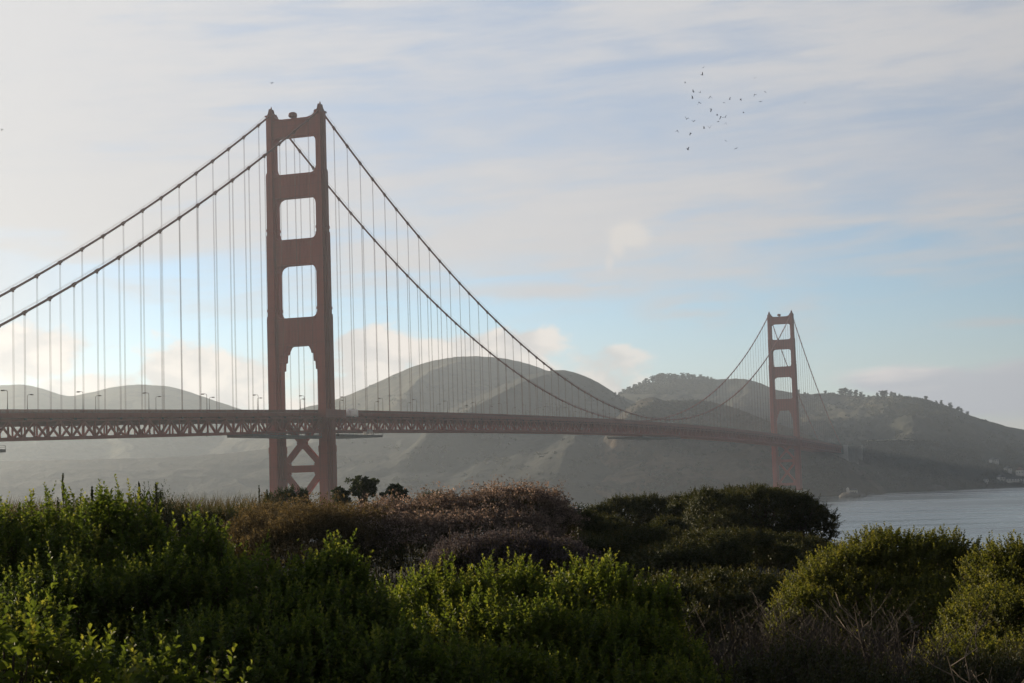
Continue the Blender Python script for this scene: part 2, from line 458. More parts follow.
def ground_z(x, y):
    x = np.asarray(x, float); y = np.asarray(y, float)
    r = np.hypot(x, y); az = np.arctan2(x, np.maximum(y, 1e-3))
    z = 40.35 - 0.012 * np.clip(y, -20, 60)
    z = z + (fbm(x / 4, y / 4, 3, 5) - 0.5) * 0.25
    e = 115 - 74 * smooth(az, 0.12, 0.22)
    z = z - 0.035 * np.clip(y - 60, 0, 60)
    z = z - 46 * smooth(r, e, e + 110)
    z = z - 1.3 * smooth(az, 0.14, 0.24) * smooth(r, 20, 42)
    return z
xs = np.concatenate([np.linspace(-420, -60, 31)[:-1], np.linspace(-60, 60, 121), np.linspace(60, 420, 31)[1:]])
ys = np.concatenate([np.linspace(-60, 0, 13)[:-1], np.linspace(0, 130, 131), np.linspace(130, 420, 31)[1:]])
gx, gy = np.meshgrid(xs, ys)
P = np.stack([gx, gy, ground_z(gx, gy)], -1)
tag(link_mesh('ground', grid_mesh('ground', P), M_SOIL), kind='structure')
def gz(x, y): return float(ground_z(np.array([x]), np.array([y]))[0])

NX, NY = 525.0, 2390.0                # the bridge lands here: the slope is cut back around its anchorage
def hill(name, crest, front, back, mat, spurs=(), seed=0, gully=30.0, gw=220.0, power=1.1, rough=2.0, step=1.4, nf=150, nb=16, cliff=0.10):
    """crest: pixel x, pixel y, depth of the skyline; front: (pixel x, shoreline distance); a solid heightfield down to the water."""
    crest = np.array(crest, float)
    xs = np.arange(crest[0, 0], crest[-1, 0] + .1, step)
    # smooth interpolation of the crest (cubic with finite-difference tangents)
    def cubic(xk, yk, x):
        m = np.gradient(yk, xk); i = np.clip(np.searchsorted(xk, x) - 1, 0, len(xk) - 2)
        h = xk[i + 1] - xk[i]; t = (x - xk[i]) / h
        return ((2 * t**3 - 3 * t**2 + 1) * yk[i] + (t**3 - 2 * t**2 + t) * h * m[i] + (-2 * t**3 + 3 * t**2) * yk[i + 1] + (t**3 - t**2) * h * m[i + 1])
    py = cubic(crest[:, 0], crest[:, 1], xs); dep = cubic(crest[:, 0], crest[:, 2], xs)
    py = py + (fbm(xs / 14, xs * 0, 5, seed + 3, 0.6) - 0.5) * rough
    fr = np.array(front, float)
    cols = []
    C = np.array([at(x, y, d) for x, y, d in zip(xs, py, dep)])
    az = np.arctan2(C[:, 0], C[:, 1]); rc = np.hypot(C[:, 0], C[:, 1]); zc = np.maximum(C[:, 2], 3.0)
    rf = np.minimum(np.interp(xs, fr[:, 0], fr[:, 1]), rc - 60)
    s = np.linspace(0, 1, nf)[:, None]
    r = rf[None] + (rc - rf)[None] * s
    p = cliff * smooth(s, 0, .06) + (1 - cliff) * s ** power
    z = -4 + (zc + 4)[None] * p
    A = np.broadcast_to(az[None], z.shape)
    X0, Y0 = r * np.sin(A), r * np.cos(A)
    warp = (fbm(X0 / 300, Y0 / 300, 3, seed + 9) - 0.5) * 1.4
    g = 1 - np.abs(2 * fbm(A * rc.mean() / gw + warp, s * 1.3 + A * 3 + warp, 3, seed) - 1)
    env = np.sin(np.pi * np.clip(s, 0, 1)) ** 0.7 * (1 - s) ** 0.35
    z = z + env * ((g - 0.75) * gully * 2.2 + (fbm(X0 / 60, Y0 / 60, 4, seed + 21, .6) - 0.5) * gully * 0.75 + (1 - np.abs(2 * fbm(A * rc.mean() / (gw * .33) + warp * 1.5, s * 2.2 + warp, 3, seed + 41) - 1) - .75) * gully * 0.8)
    z = z + (fbm(X0 / 14, Y0 / 14, 3, seed + 33, .6) - 0.5) * 7 * min(1, gully / 20) * np.clip(env + .15, 0, 1) * np.clip((zc / 60)[None], 0, 1)
    for (x0, s0, x1, s1, amp, w) in spurs:             # ridges running down the slope
        a0 = np.interp(x0, xs, az); a1 = np.interp(x1, xs, az)
        t = np.clip((s - s1) / (s0 - s1), 0, 1)
        ac = a1 + (a0 - a1) * t + (fbm(s * 6, s * 0, 2, seed + 5) - .5) * 0.012
        d = (A - ac) * rc[None] / w
        z = z + amp * np.exp(-np.abs(d) ** 1.4) * smooth(s, s1 - .02, s1 + .12) * (1 - smooth(s, s0 - .35, s0 + .02))
    tanc = ((zc - HC) / rc)[None]
    lim = HC + tanc * r - (1 - s) * 0.012 * r
    z = np.where(s < .999, np.minimum(z, lim + np.minimum(0, (z - lim) * .2)), z)
    dx, dy = X0 - NX, Y0 - NY
    z = np.minimum(z, 38 + .42 * np.maximum(0, np.hypot(dx, dy) - 75))
    z[0] = -4
    sb = np.linspace(0, 1, nb + 1)[1:, None]
    rb = rc[None] + back * sb
    zb = -4 + (zc + 4)[None] * (1 - sb ** 1.2)
    r = np.concatenate([r, rb]); z = np.concatenate([z, zb]); A = np.broadcast_to(az[None], z.shape)
    P = np.stack([r * np.sin(A), r * np.cos(A), z], -1)
    o = link_mesh(name, grid_mesh(name, P), mat)
    return tag(o, kind='structure')

hill('hill', [(-120, 394, 4200), (-60, 390, 4200), (-20, 387, 4200), (0, 385.5, 4200), (20, 384.5, 4200), (40, 388, 4200), (70, 396, 4200), (86, 393.5, 4200), (110, 388, 4200), (146, 384.5, 4200), (180, 389, 4200),
              (215, 401, 4150), (250, 412, 4100), (300, 430, 4100), (360, 455, 4100)],
     [(-120, 3000), (360, 3000)], 450, H_FAR, seed=1, gully=14, rough=1.2)
hill('hill', [(150, 470, 3600), (230, 432, 3600), (270, 418, 3600), (300, 409, 3600), (340, 398, 3600), (380, 381, 3600), (420, 364, 3600), (445, 358.5, 3600), (470, 356.5, 3600), (500, 358, 3600), (525, 363, 3600),
              (548, 371, 3600), (590, 384, 3600), (640, 404, 3600), (700, 430, 3600), (780, 465, 3600)],
     [(150, 2700), (780, 2700)], 700, H_GRASS, spurs=[(465, 1.0, 395, .45, 40, 60)], seed=4, gully=18, rough=1.2)
hill('hill', [(-130, 462, 2700), (60, 460, 2700), (240, 452, 2750), (330, 440, 2800), (400, 428, 2900), (440, 413, 3000), (470, 399, 3000), (500, 386, 3000), (525, 376, 3000), (548, 371.5, 3000), (566, 371, 3000), (582, 375, 3000),
              (600, 383.5, 3000), (622, 398, 2950), (650, 416, 2900), (700, 436, 2800), (780, 470, 2700)],
     [(-130, 2150), (500, 2180), (580, 2180), (780, 2280)], 600, H_MID, spurs=[(560, 1.0, 420, .35, 75, 60), (610, .8, 555, .05, 30, 65)], seed=7, gully=9, rough=1.2, nf=190)
hill('hill', [(570, 425, 4000), (600, 405, 4000), (618, 394, 4000), (640, 385, 4000), (665, 380, 4000), (700, 379, 4000), (722, 379.5, 4000), (738, 378.5, 3950), (755, 381, 3900), (775, 389, 3850), (800, 393.5, 3800), (840, 394, 3750), (862, 396.5, 3650),
              (885, 396, 3550), (905, 397, 3450), (930, 401, 3450), (950, 407, 3450), (975, 417, 3450), (1000, 424.5, 3450), (1024, 430, 3450), (1080, 446, 3550), (1150, 458, 3650), (1230, 462, 3650)],
     [(570, 2900), (800, 2800), (850, 2600), (900, 2500), (960, 2600), (1024, 2640), (1230, 2900)], 450, H_GRASS, spurs=[(905, 1.0, 830, .45, 18, 80), (935, .9, 905, .3, 16, 80), (985, .9, 960, .4, 25, 60)], seed=12, gully=26, rough=1.6, nf=190)
hill('hill', [(560, 470, 2490), (585, 448, 2490), (608, 425, 2520), (625, 410, 2540), (640, 400.5, 2540), (655, 397, 2540), (680, 396, 2540), (705, 396.5, 2540), (722, 400, 2530), (745, 408, 2520), (765, 416, 2450),
              (790, 425, 2490), (815, 436, 2480), (840, 446, 2470), (875, 468, 2450), (900, 490, 2450)],
     [(560, 2200), (700, 2210), (790, 2215), (845, 2225), (900, 2330)], 450, H_BROWN, spurs=[(780, .8, 745, .2, 26, 40), (650, 1.0, 612, .3, 30, 45), (830, .7, 840, .02, 20, 45)], seed=19, gully=22, gw=150, rough=1.6, nf=190, cliff=.2)
hill('hill', [(770, 470, 2650), (800, 456, 2650), (830, 446, 2650), (850, 441, 2650), (880, 439.5, 2650), (915, 440, 2680), (950, 446, 2700), (985, 450, 2750), (1010, 452, 2780), (1040, 452, 2800), (1110, 455, 2850), (1200, 456, 2900)],
     [(770, 2240), (840, 2255), (865, 2310), (900, 2400), (935, 2440), (975, 2520), (1024, 2580), (1200, 2700)], 500, H_DARK, spurs=[(850, .8, 845, .03, 28, 45), (935, .6, 932, .01, 16, 40)], seed=25, gully=22, gw=120, rough=2.2, nf=160, cliff=.12)

# ------------------------------------------------------------------ the suspension bridge
BX, BY, PSI = -105.264, 829.477, 0.34571
HALF = 13.7
def zdeck(t):                            # top of the railing
    if t < 0: return 76.5 + .025 * t
    if t > 1280: return 76.5 - .025 * (t - 1280)
    return 76.5 + 5.6 * (1 - ((t - 640) / 640) ** 2)
def zcable(t):
    if t < 0: return 227 - (-t) * (227 - 66.7) / 343 - 4 * 10.2 * (-t) * (343 + t) / 343 ** 2
    if t > 1280: return zcable(-(t - 1280))
    return 84.6 + 142.4 * ((t - 640) / 640) ** 2
bridge = tag(empty('suspension_bridge', (BX, BY, 0), -PSI), 'long orange-red suspension bridge with two tall towers crossing the strait', 'bridge')
BM = Matrix.Translation((BX, BY, 0)) @ Matrix.Rotation(-PSI, 4, 'Z')
def bw(s, t, z): return BM @ Vector((s, t, z))

def leg_outline(wt, wl, n=0.15):
    a, c = wt / 2, wl / 2
    p = [(a, c * (1 - 4 * n)), (a * (1 - n * 1.3), c * (1 - 4 * n)), (a * (1 - n * 1.3), c * (1 - 2 * n)), (a * (1 - n * 2.6), c * (1 - 2 * n)), (a * (1 - n * 2.6), c)]
    q1 = p; q2 = [(-x, y) for x, y in reversed(p)]; q3 = [(-x, -y) for x, y in p]; q4 = [(x, -y) for x, y in reversed(p)]
    return q1 + q2 + q3 + q4
SECT = [(12, 58, 7.3, 10.6), (58, 123, 7.0, 10.0), (123, 164, 6.3, 8.8), (164, 195.5, 5.6, 7.8), (195.5, 225.6, 4.6, 6.6)]
def wt_at(z):
    for a, b_, w, l in SECT:
        if a <= z <= b_: return w, l
    return SECT[-1][2:]
def make_tower(parent):
    root = empty('tower', (0, 0, 0), parent=parent)
    for sd in (-1, 1):
        m = MB()
        for k, (a, b_, w, l) in enumerate(SECT):
            m.prism([(x, y) for x, y in leg_outline(w, l)], a, b_)
            if k: m.prism([(x * 1.0, y) for x, y in leg_outline(w + .75, l + .75)], a - 2.2, a + .9)
        for zz in (167.5, 127, 66):
            w, l = wt_at(zz); m.prism(leg_outline(w + .6, l + .6), zz - .5, zz + .5)
        lg = m.build('leg', M_ORANGE, root, (sd * HALF, 0, 0))
        m = MB()                                      # saddle housing with its pointed beacon
        m.slab([(-2.2, 225.55), (2.2, 225.55), (1.7, 226.3), (1.15, 227.4), (.8, 228.9), (.55, 229.6), (-.55, 229.6), (-.8, 228.9), (-1.15, 227.4), (-1.7, 226.3)], -1.5, 1.5)
        m.prism([(-2.25, -3.2), (2.25, -3.2), (2.25, 3.2), (-2.25, 3.2)], 225.45, 226.1, 0.93)
        m.tube([(0, 0, 229.5), (0, 0, 230.2), (0, 0, 231.0)], [.5, .4, .12], 8)
        m.build('saddle_cap', M_ORANGE_DARK, root, (sd * HALF, 0, 0))
        MB().prism([(-7, -12), (-5, -14), (5, -14), (7, -12), (7, 12), (5, 14), (-5, 14), (-7, 12)], -3, 12).build('pier', M_CONCRETE, root, (sd * HALF, 0, 0))
    # portal struts with haunched openings; (bottom, top, lower haunch, upper fillet)
    for (z0, z1, hb, ht) in ((214.2, 223.4, 3.2, 0), (183.3, 195.2, 3.4, 3.0), (149.3, 162.2, 3.8, 2.6), (108.8, 122.8, 4.0, 2.4)):
        w, l = wt_at(z0 - 2); x0 = HALF - w / 2 + .35
        w1, _ = wt_at(z1 + 2); x1 = HALF - w1 / 2 + .35
        d = l * .33
        right = []
        if ht:
            right += [(x1, z1 + ht)] + [(x1 - ht + ht * math.sin(a), z1 + ht - ht * math.cos(a)) for a in np.linspace(math.pi / 2, 0, 6)[1:]]
        else:
            right += [(x1, z1 + 3.6), (x1 - .6, z1 + 1.9), (x1 - 1.6, z1 + .9), (x1 - 3.2, z1 + .25), (x1 - 5, z1)]
        low = [(x0 - hb * 1.15 + hb * 1.15 * math.sin(a), z0 - hb + hb * math.cos(a)) for a in np.linspace(0, math.pi / 2, 7)] + [(x0, z0 - hb)]
        if z0 < 110:                                   # stepped corbels of the lowest portal
            low = [(x0 - 5.2, z0), (x0 - 4.3, z0 - .6), (x0 - 3.4, z0 - 2.2), (x0 - 2.9, z0 - 4), (x0 - 2.0, z0 - 4.2), (x0 - 1.7, z0 - 8), (x0 - .9, z0 - 8.2), (x0 - .7, z0 - 12), (x0, z0 - 12.2)]
        right = right[::-1]                            # from inner top out to the leg
        poly = right + [(x, z) for x, z in low[::-1]]
        poly = poly + [(-x, z) for x, z in poly[::-1]]
        m = MB().slab(poly, -d, d)
        nrib = 7
        xi = x0 - 5.5
        for k in range(nrib):
            xx = -xi + 2 * xi * k / (nrib - 1)
            m.box((xx - .28, -d - .14, z0 + .9), (xx + .28, d + .14, z1 - .7))
        for zz in (z0 + .35, z1 - .6):
            m.box((-x0 + .2, -d - .5, zz - .3), (x0 - .2, d + .5, zz + .3))
        m.build('portal_strut', M_ORANGE, root)
    xi = HALF - 7.3 / 2 + .3
    m = MB()
    for (za, zb) in ((72.5, 48.6), (47.0, 20.5)):
        m.bar((-xi - .6, 0, za), (xi + .6, 0, zb), 2.6, 2.6, up=(0, 1, 0))
        m.bar((xi + .6, .003, za), (-xi - .6, .003, zb), 2.55, 2.55, up=(0, 1, 0))
        zc = (za + zb) / 2
        m.slab([(-2.6, zc), (0, zc - 2.9), (2.6, zc), (0, zc + 2.9)], -1.45, 1.45)
        for sd in (-1, 1):
            for zz, g in ((za, -1), (zb, 1)):
                m.slab([(sd * (xi + .3), zz + g * -1), (sd * (xi - 3.4), zz + g * -.6), (sd * (xi - 3.4), zz + g * 1.8), (sd * (xi + .3), zz + g * 5.2)], -1.4, 1.4)
    m.build('cross_brace', M_ORANGE, root)
    for zz in (47.8, 19.5):
        MB().box((-xi - .4, -1.6, zz - 1.7), (xi + .4, 1.6, zz + 1.7)).build('crossbeam', M_ORANGE, root)
    m = MB()                                           # fog light drum at the middle of the top strut
    m.tube([(0, 0, 223), (0, 0, 224.2)], .9, 10)
    m.tube([(-.2, 0, 224.1), (-.1, 0, 224.6), (0, 0, 225.4), (0, 0, 226.4), (0, 0, 226.9)], [1.7, 2.1, 2.2, 2.0, 1.2], 12)
    m.build('beacon', M_ORANGE_DARK, root, (-1.6, 0, 0))
    return root
tower1 = make_tower(bridge)
tower2 = copy_tree(tower1, bridge); tower2.location = (0, 1280, 0)

# deck, in panels of 7.62 m
T0, T1, PAN = -343.0, 1280 + 343.0, 7.62
ts = np.arange(T0, T1 + .1, PAN)
def strip(m, prof_lo, prof_hi, s0, s1, tt):
    """a continuous bar following the deck: s0..s1 wide, between two offsets below the rail top"""
    prev = None
    for t in tt:
        z = zdeck(t)
        ring = [m.bm.verts.new((s0, t, z + prof_lo)), m.bm.verts.new((s1, t, z + prof_lo)), m.bm.verts.new((s1, t, z + prof_hi)), m.bm.verts.new((s0, t, z + prof_hi))]
        if prev:
            for k in range(4): m.bm.faces.new((prev[k], prev[(k + 1) % 4], ring[(k + 1) % 4], ring[k]))
        prev = ring
t_long = np.arange(T0, T1 + .1, PAN * 3)
m = MB(); strip(m, -1.9, -1.35, -13.2, 13.2, t_long)
deck = m.build('deck', M_ASPHALT, bridge)
m = MB()
for sd in (-1, 1):
    strip(m, -1.75, -1.05, sd * 10.0 - .2, sd * 10.0 + .2, t_long)
m.build('kerb', M_CONCRETE, deck)
for sd in (-1, 1):
    e = sd * 14.3
    m = MB()                                           # railing with dense pickets
    strip(m, -.22, 0, e - .12, e + .12, t_long)
    strip(m, -1.2, -1.02, e - .10, e + .10, t_long)
    for t in np.arange(T0, T1, .62):
        z = zdeck(t)
        w = .28 if abs((t - T0) % 3.72) < .3 else .22
        m.box((e - .06, t - w, z - 1.1), (e + .06, t + w * .7, z - .1))
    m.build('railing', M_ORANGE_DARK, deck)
    m = MB(); strip(m, -3.1, -1.25, sd * 14.15 - .22, sd * 14.15 + .22, t_long)
    strip(m, -2.0, -1.6, sd * 14.15 - .45, sd * 14.15 + .45, t_long)
    for t in ts: m.box((sd * 14.4 - .2, t - .14, zdeck(t) - 3.0), (sd * 14.4 + .2, t + .14, zdeck(t) - 1.3))
    m.build('edge_girder', M_ORANGE, deck)
    m = MB()                                           # stiffening truss
    strip(m, -4.3, -3.5, sd * 13.2 - .45, sd * 13.2 + .45, t_long)
    strip(m, -10.9, -9.9, sd * 13.2 - .5, sd * 13.2 + .5, t_long)
    for k, t in enumerate(ts[:-1]):
        z, z2 = zdeck(t), zdeck(t + PAN)
        x = sd * 13.2
        m.bar((x, t, z - 4), (x, t, z - 10.4), .55, .5)
        if k % 2: m.bar((x, t, z - 10.4), (x, t + PAN, z2 - 4.1), .74, .65)
        else: m.bar((x, t, z - 4.1), (x, t + PAN, z2 - 10.4), .74, .65)
        m.box((x - .55, t - .8, z - 10.9), (x + .55, t + .8, z - 9.4)) if k % 2 else m.box((x - .55, t - .8, z - 5.0), (x + .55, t + .8, z - 3.8))
    m.build('truss', M_ORANGE, deck)
m = MB()
for t in ts:
    z = zdeck(t)
    m.box((-12.6, t - .25, z - 5.5), (12.6, t + .25, z - 1.92))
    m.box((-12.5, t + PAN / 2 - .12, z - 4.4), (12.5, t + PAN / 2 + .12, z - 1.92))
for sx in (-9, -5.5, -1.8, 1.8, 5.5, 9): strip(m, -2.9, -1.93, sx - .2, sx + .2, t_long)
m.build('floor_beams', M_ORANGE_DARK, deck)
m = MB()
for k, t in enumerate(ts[:-1]):
    z = zdeck(t) - 10.5
    m.bar((-13, t, z), (13, t, z), .5, .5)
    m.bar((-13 if k % 2 else 0, t, z), (0 if k % 2 else -13, t + PAN, zdeck(t + PAN) - 10.5), .45, .4)
    m.bar((13 if k % 2 else 0, t, z), (0 if k % 2 else 13, t + PAN, zdeck(t + PAN) - 10.5), .45, .4)
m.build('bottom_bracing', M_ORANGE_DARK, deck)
for tc in (0, 1280):                                   # the walkway swings out around the tower legs
    for sd in (-1, 1):
        m = MB(); z = zdeck(tc)
        out = sd * 18.6
        for y0, y1 in ((-11.5, -11.1), (11.1, 11.5)):
            m.box((min(sd * 14.6, out), tc + y0, z - 3.9), (max(sd * 14.6, out), tc + y1, z - .05))
        m.box((out - .2, tc - 11.5, z - 3.9), (out + .2, tc + 11.5, z - .02))
        m.box((min(sd * 17.2, out) , tc - 11.1, z - 1.6), (max(sd * 17.2, out) - .2, tc + 11.1, z - 1.3))
        for k in range(-10, 11, 4):
            m.bar((out - sd * .1, tc + k, z - 3.8), (sd * 14.6, tc + k, z - 9.5), .35, .35)
        m.build('walkway_bay', M_ORANGE, deck)

# main cables and suspenders
for sd in (-1, 1):
    tt = list(np.arange(-343, 0, 7.62)) + list(np.arange(0, 1280, 7.62)) + list(np.arange(1280, 1623.5, 7.62))
    tt = sorted(set(np.round(tt, 2)))
    m = MB()
    m.tube([(sd * HALF, t, zcable(t)) for t in tt], .5, 8)
    for t in list(-13.7 - 15.24 * np.arange(0, 21)) + list(15.24 * np.arange(1, 84)) + list(1280 + 13.7 + 15.24 * np.arange(0, 21)):
        dz = (zcable(t + .5) - zcable(t - .5))
        m.tube([(sd * HALF, t - .9, zcable(t) - .9 * dz), (sd * HALF, t + .9, zcable(t) + .9 * dz)], .72, 8)
        m.box((sd * HALF - .3, t - .4, zcable(t) - 1.15), (sd * HALF + .3, t + .4, zcable(t)))
    for e in (-.55, .55):                              # hand ropes above the cable
        m.tube([(sd * HALF + e, t, zcable(t) + 1.35) for t in tt], .05, 3)
    m.build('main_cable', M_CABLE, bridge)
def rope_into(m, s, t):
    za, zb = zdeck(t) - 3.6, zcable(t) - .6
    if zb - za < 1: return False
    for dt in (-.34, .34):
        m.tube([(s, t + dt, za), (s, t + dt, zb)], .066, 4, cap=False)
    m.box((s - .25, t - .6, za - .3), (s + .25, t + .6, za + .6))
    return True
hang = []
for k in range(0, 21):
    for sd in (-1, 1): hang.append((-13.7 - 15.24 * k, sd * HALF))
for k in range(1, 84):
    for sd in (-1, 1): hang.append((15.24 * k, sd * HALF))
for k in range(0, 21):
    for sd in (-1, 1): hang.append((1293.7 + 15.24 * k, sd * HALF))
def shows(h):
    t, s = h
    w = bw(s, t, zdeck(t)); px = 512 + FPX * w.x / w.y
    size = (zcable(t) - zdeck(t)) / w.y
    return size if px > -30 else 0
hang.sort(key=lambda h: -shows(h))
hang = [h for h in hang if shows(h) > 0]
for t, s in hang[:100]:
    m = MB(); rope_into(m, s, t); m.build('suspender', M_ROPE, bridge)
m = MB()
for t, s in hang[100:]: rope_into(m, s, t)
o = m.build('suspender_ropes', M_ROPE, bridge); o['kind'] = 'stuff'

# concrete pylons and anchor walls at the far shore
def pylon(t0, name='pylon'):
    m = MB(); zt = zdeck(min(t0, 1623)) - 1
    for sd in (-1, 1):
        x = sd * 18.4
        m.box((x - 2.6, t0 - 4.5, 4), (x + 2.6, t0 + 4.5, zt - .5))
        m.box((x - 3.0, t0 - 5.0, zt - .5), (x + 3.0, t0 + 5.0, zt + 1.6))
        m.box((x - 2.9, t0 - 2.2, 4), (x + 2.9, t0 + 2.2, zt - 3))
    m.box((-15.8, t0 - 3, zt - 18), (15.8, t0 + 3, zt - 11.5))
    return m.build(name, M_CONCRETE, bridge)
pylon(1629); pylon(1770)
m = MB()
m.box((-18, 1660, 20), (18.5, 1742, 65.5))
for k in range(7): m.box((18.5, 1662 + k * 12.6, 20), (19.1, 1666 + k * 12.6, 64))
m.box((-19, 1636, 65.5), (20, 1800, 68.2))
m.build('anchorage', M_SHADE_CONCRETE, bridge)

# ------------------------------------------------------------------ street lamps along the deck
def make_lamp(detail=True):
    root = empty('street_lamp')
    m = MB(); m.box((-.28, -.28, 0), (.28, .28, .9)); m.tube([(0, 0, .9), (0, 0, 4.2), (0, 0, 7.3)], [.17, .14, .11], 6)
    m.build('pole', M_LAMP, root)
    m = MB(); m.tube([(0, 0, 7.2), (0.05, 0, 7.75), (.35, 0, 8.05), (.9, 0, 8.15), (1.6, 0, 8.15)], [.11, .10, .09, .08, .08], 6)
    m.build('arm', M_LAMP, root)
    m = MB(); m.slab([(1.35, 8.3), (1.25, 8.05), (1.5, 7.9), (2.6, 7.9), (2.75, 8.05), (2.4, 8.3)], -.28, .28)
    h = m.build('lamp_head', M_LAMP, root)
    MB().box((1.55, -.2, 7.84), (2.55, .2, 7.897)).build('lens', M_LENS, h)
    return root
def make_far_lamp():
    m = MB(); m.box((-.28, -.28, 0), (.28, .28, .9)); m.tube([(0, 0, .9), (0, 0, 7.3), (.35, 0, 8.05), (1.6, 0, 8.15)], [.17, .12, .1, .08], 5)
    m.slab([(1.35, 8.3), (1.25, 8.05), (1.5, 7.9), (2.6, 7.9), (2.75, 8.05), (2.4, 8.3)], -.28, .28)
    return m.build('street_lamp', M_LAMP)
ORD = ['first', 'second', 'third', 'fourth', 'fifth', 'sixth', 'seventh', 'eighth', 'ninth', 'tenth', 'eleventh', 'twelfth', 'thirteenth', 'fourteenth', 'fifteenth',
       'sixteenth', 'seventeenth', 'eighteenth', 'nineteenth', 'twentieth', 'twenty-first', 'twenty-second', 'twenty-third', 'twenty-fourth', 'twenty-fifth', 'twenty-sixth',
       'twenty-seventh', 'twenty-eighth', 'twenty-ninth', 'thirtieth', 'thirty-first', 'thirty-second', 'thirty-third', 'thirty-fourth', 'thirty-fifth', 'thirty-sixth']
lamp0 = far0 = None
for k in range(-6, 28):
    t = 22.3 + 45.7 * k
    for sd, rail, lean in ((1, 'near', 'leaning left'), (-1, 'far', 'leaning right')):
        near = k < 10
        if near:
            o = lamp0 if lamp0 is None else None
            if lamp0 is None: lamp0 = o = make_lamp()
            else: o = copy_tree(lamp0)
        else:
            if far0 is None: far0 = o = make_far_lamp()
            else: o = far0.copy(); COL.objects.link(o)
        tt_ = t + (2.3 if sd < 0 else 0)
        o.location = bw(sd * 13.3, tt_, zdeck(tt_) - 1.3)
        o.rotation_euler = (0, 0, -PSI + (math.pi if sd > 0 else 0))
        if k < 0: lab = f'{ORD[-k - 1]} street lamp left of the big near tower on the {rail} railing, arm {lean}'
        else: lab = f'{ORD[k]} street lamp right of the big near tower on the {rail} railing, arm {lean}'
        tag(o, lab, 'street lamp', 'street lamps along the bridge deck')

# ------------------------------------------------------------------ things hung on the bridge
def hanging_platform(t0, t1, label, s0=-14.5, s1=15.5, drop=12.6):
    tm = (t0 + t1) / 2
    root = tag(empty('maintenance_platform', bw(0, tm, zdeck(tm) - drop), -PSI), label, 'maintenance platform', 'maintenance platforms hanging under the bridge deck')
    L = (t1 - t0) / 2
    MB().box((s0, -L, -1.0), (s1, L, .1)).build('platform_floor', M_STEEL, root)
    m = MB()
    for y in np.linspace(-L, L, max(3, int(L / 2))):
        for x in (s0 + .2, s1 - .2): m.bar((x, y, .1), (x, y, 1.4), .14, .14)
    for x in (s0 + .2, s1 - .2):
        m.bar((x, -L, 1.35), (x, L, 1.35), .12, .12); m.bar((x, -L, .75), (x, L, .75), .1, .1)
    m.build('guard_rail', M_STEEL, root)
    m = MB()
    for y in (-L * .8, 0, L * .8):
        for x in (-12.5, 12.5): m.bar((x, y, .1), (x, y, 2.4), .22, .22)
    m.build('hanger', M_STEEL, root)
    return root
hanging_platform(9, 62, 'long grey work platform hanging under the deck just right of the near tower')
hanging_platform(-78, -9, 'grey work platform hanging under the deck just left of the near tower', 2, 15.2, 12.0)
hanging_platform(-300, -256, 'grey work platform hanging under the deck at the left edge of the photo', drop=13.5)
hanging_platform(575, 700, 'long dark work platform hanging under the middle of the main span', drop=12.7)

def tarp_shelter(t, s, z, L, W, H, label):
    root = tag(empty('tarpaulin_shelter', bw(s, t, z), -PSI), label, 'tarpaulin shelter')
    bm = bmesh.new()
    # sagging sheet roof and sides over a frame, one skin with thickness
    n = 14
    prof = [(-W / 2, 0), (-W / 2 * 1.02, H * .5), (-W / 2, H), (0, H * 1.1), (W / 2, H * .95), (W / 2 * 1.08, H * .45), (W / 2 * 1.15, 0)]
    rings = []
    for i in range(n + 1):
        y = -L / 2 + L * i / n; sg = .1 * math.sin(i * math.pi) + .08 * math.cos(i * math.pi * 2 / 3.5)
        rings.append([bm.verts.new((x * (1 + sg * .3), y, zz * (1 - abs(sg) * .5))) for x, zz in prof])
    for a, b_ in zip(rings, rings[1:]):
        for k in range(len(prof) - 1): bm.faces.new((a[k], a[k + 1], b_[k + 1], b_[k]))
    bm.faces.new(rings[0]); bm.faces.new(rings[-1][::-1])
    me = bpy.data.meshes.new('tarpaulin'); bm.to_mesh(me); bm.free()
    link_mesh('tarpaulin', me, M_TARP, root)
    m = MB()
    for y in (-L / 2 + .1, 0, L / 2 - .1):
        for x in (-W / 2 + .1, W / 2 - .1): m.bar((x, y, -.6), (x, y, H * .9), .1, .1)
    m.build('frame', M_STEEL, root)
tarp_shelter(24, 15.8, zdeck(24) - 3.2, 9.5, 2.6, 3.3, 'white tarpaulin shelter on the deck edge just right of the near tower')
tarp_shelter(50, 12.6, zdeck(50) - 12.4, 6.5, 2.4, 2.6, 'small white tarpaulin shelter on the work platform under the deck')

# ------------------------------------------------------------------ buildings and rocks across the water
def ground_hit(px, py):
    """first hill or water point seen along a pixel"""
    dg = bpy.context.evaluated_depsgraph_get()
    ok, loc, *_ = scene.ray_cast(dg, Vector((0, 0, HC)) + ray(px, py) * 1900, ray(px, py))
    return loc if ok else at(px, py, 2600)
bpy.context.view_layer.update()

def house(px, py, w, d, h, rh, rz, wall_m, roof_m, label, nwin=3):
    p = ground_hit(px, py)
    root = tag(empty('house', p + Vector((0, 0, -.5)), rz), label, 'house', 'houses by the far shore')
    MB().box((-w / 2, -d / 2, -3), (w / 2, d / 2, h)).build('wall', wall_m, root)
    MB().slab([(-w / 2 - .5, h), (w / 2 + .5, h), (w / 2 + .3, h + .4), (0, h + rh), (-w / 2 - .3, h + .4)], -d / 2 - .4, d / 2 + .4).build('roof', roof_m, root)
    for k in range(nwin):
        x = -w / 2 + w * (k + .5) / nwin
        f = MB().box((x - .8, -d / 2 - .12, h * .42), (x + .8, -d / 2 - .02, h * .42 + 2.1)).build('window', M_WHITE, root)
        MB().box((x - .6, -d / 2 - .18, h * .42 + .2), (x + .6, -d / 2 - .122, h * .42 + 1.9)).build('pane', M_GLASS, f)
    return root
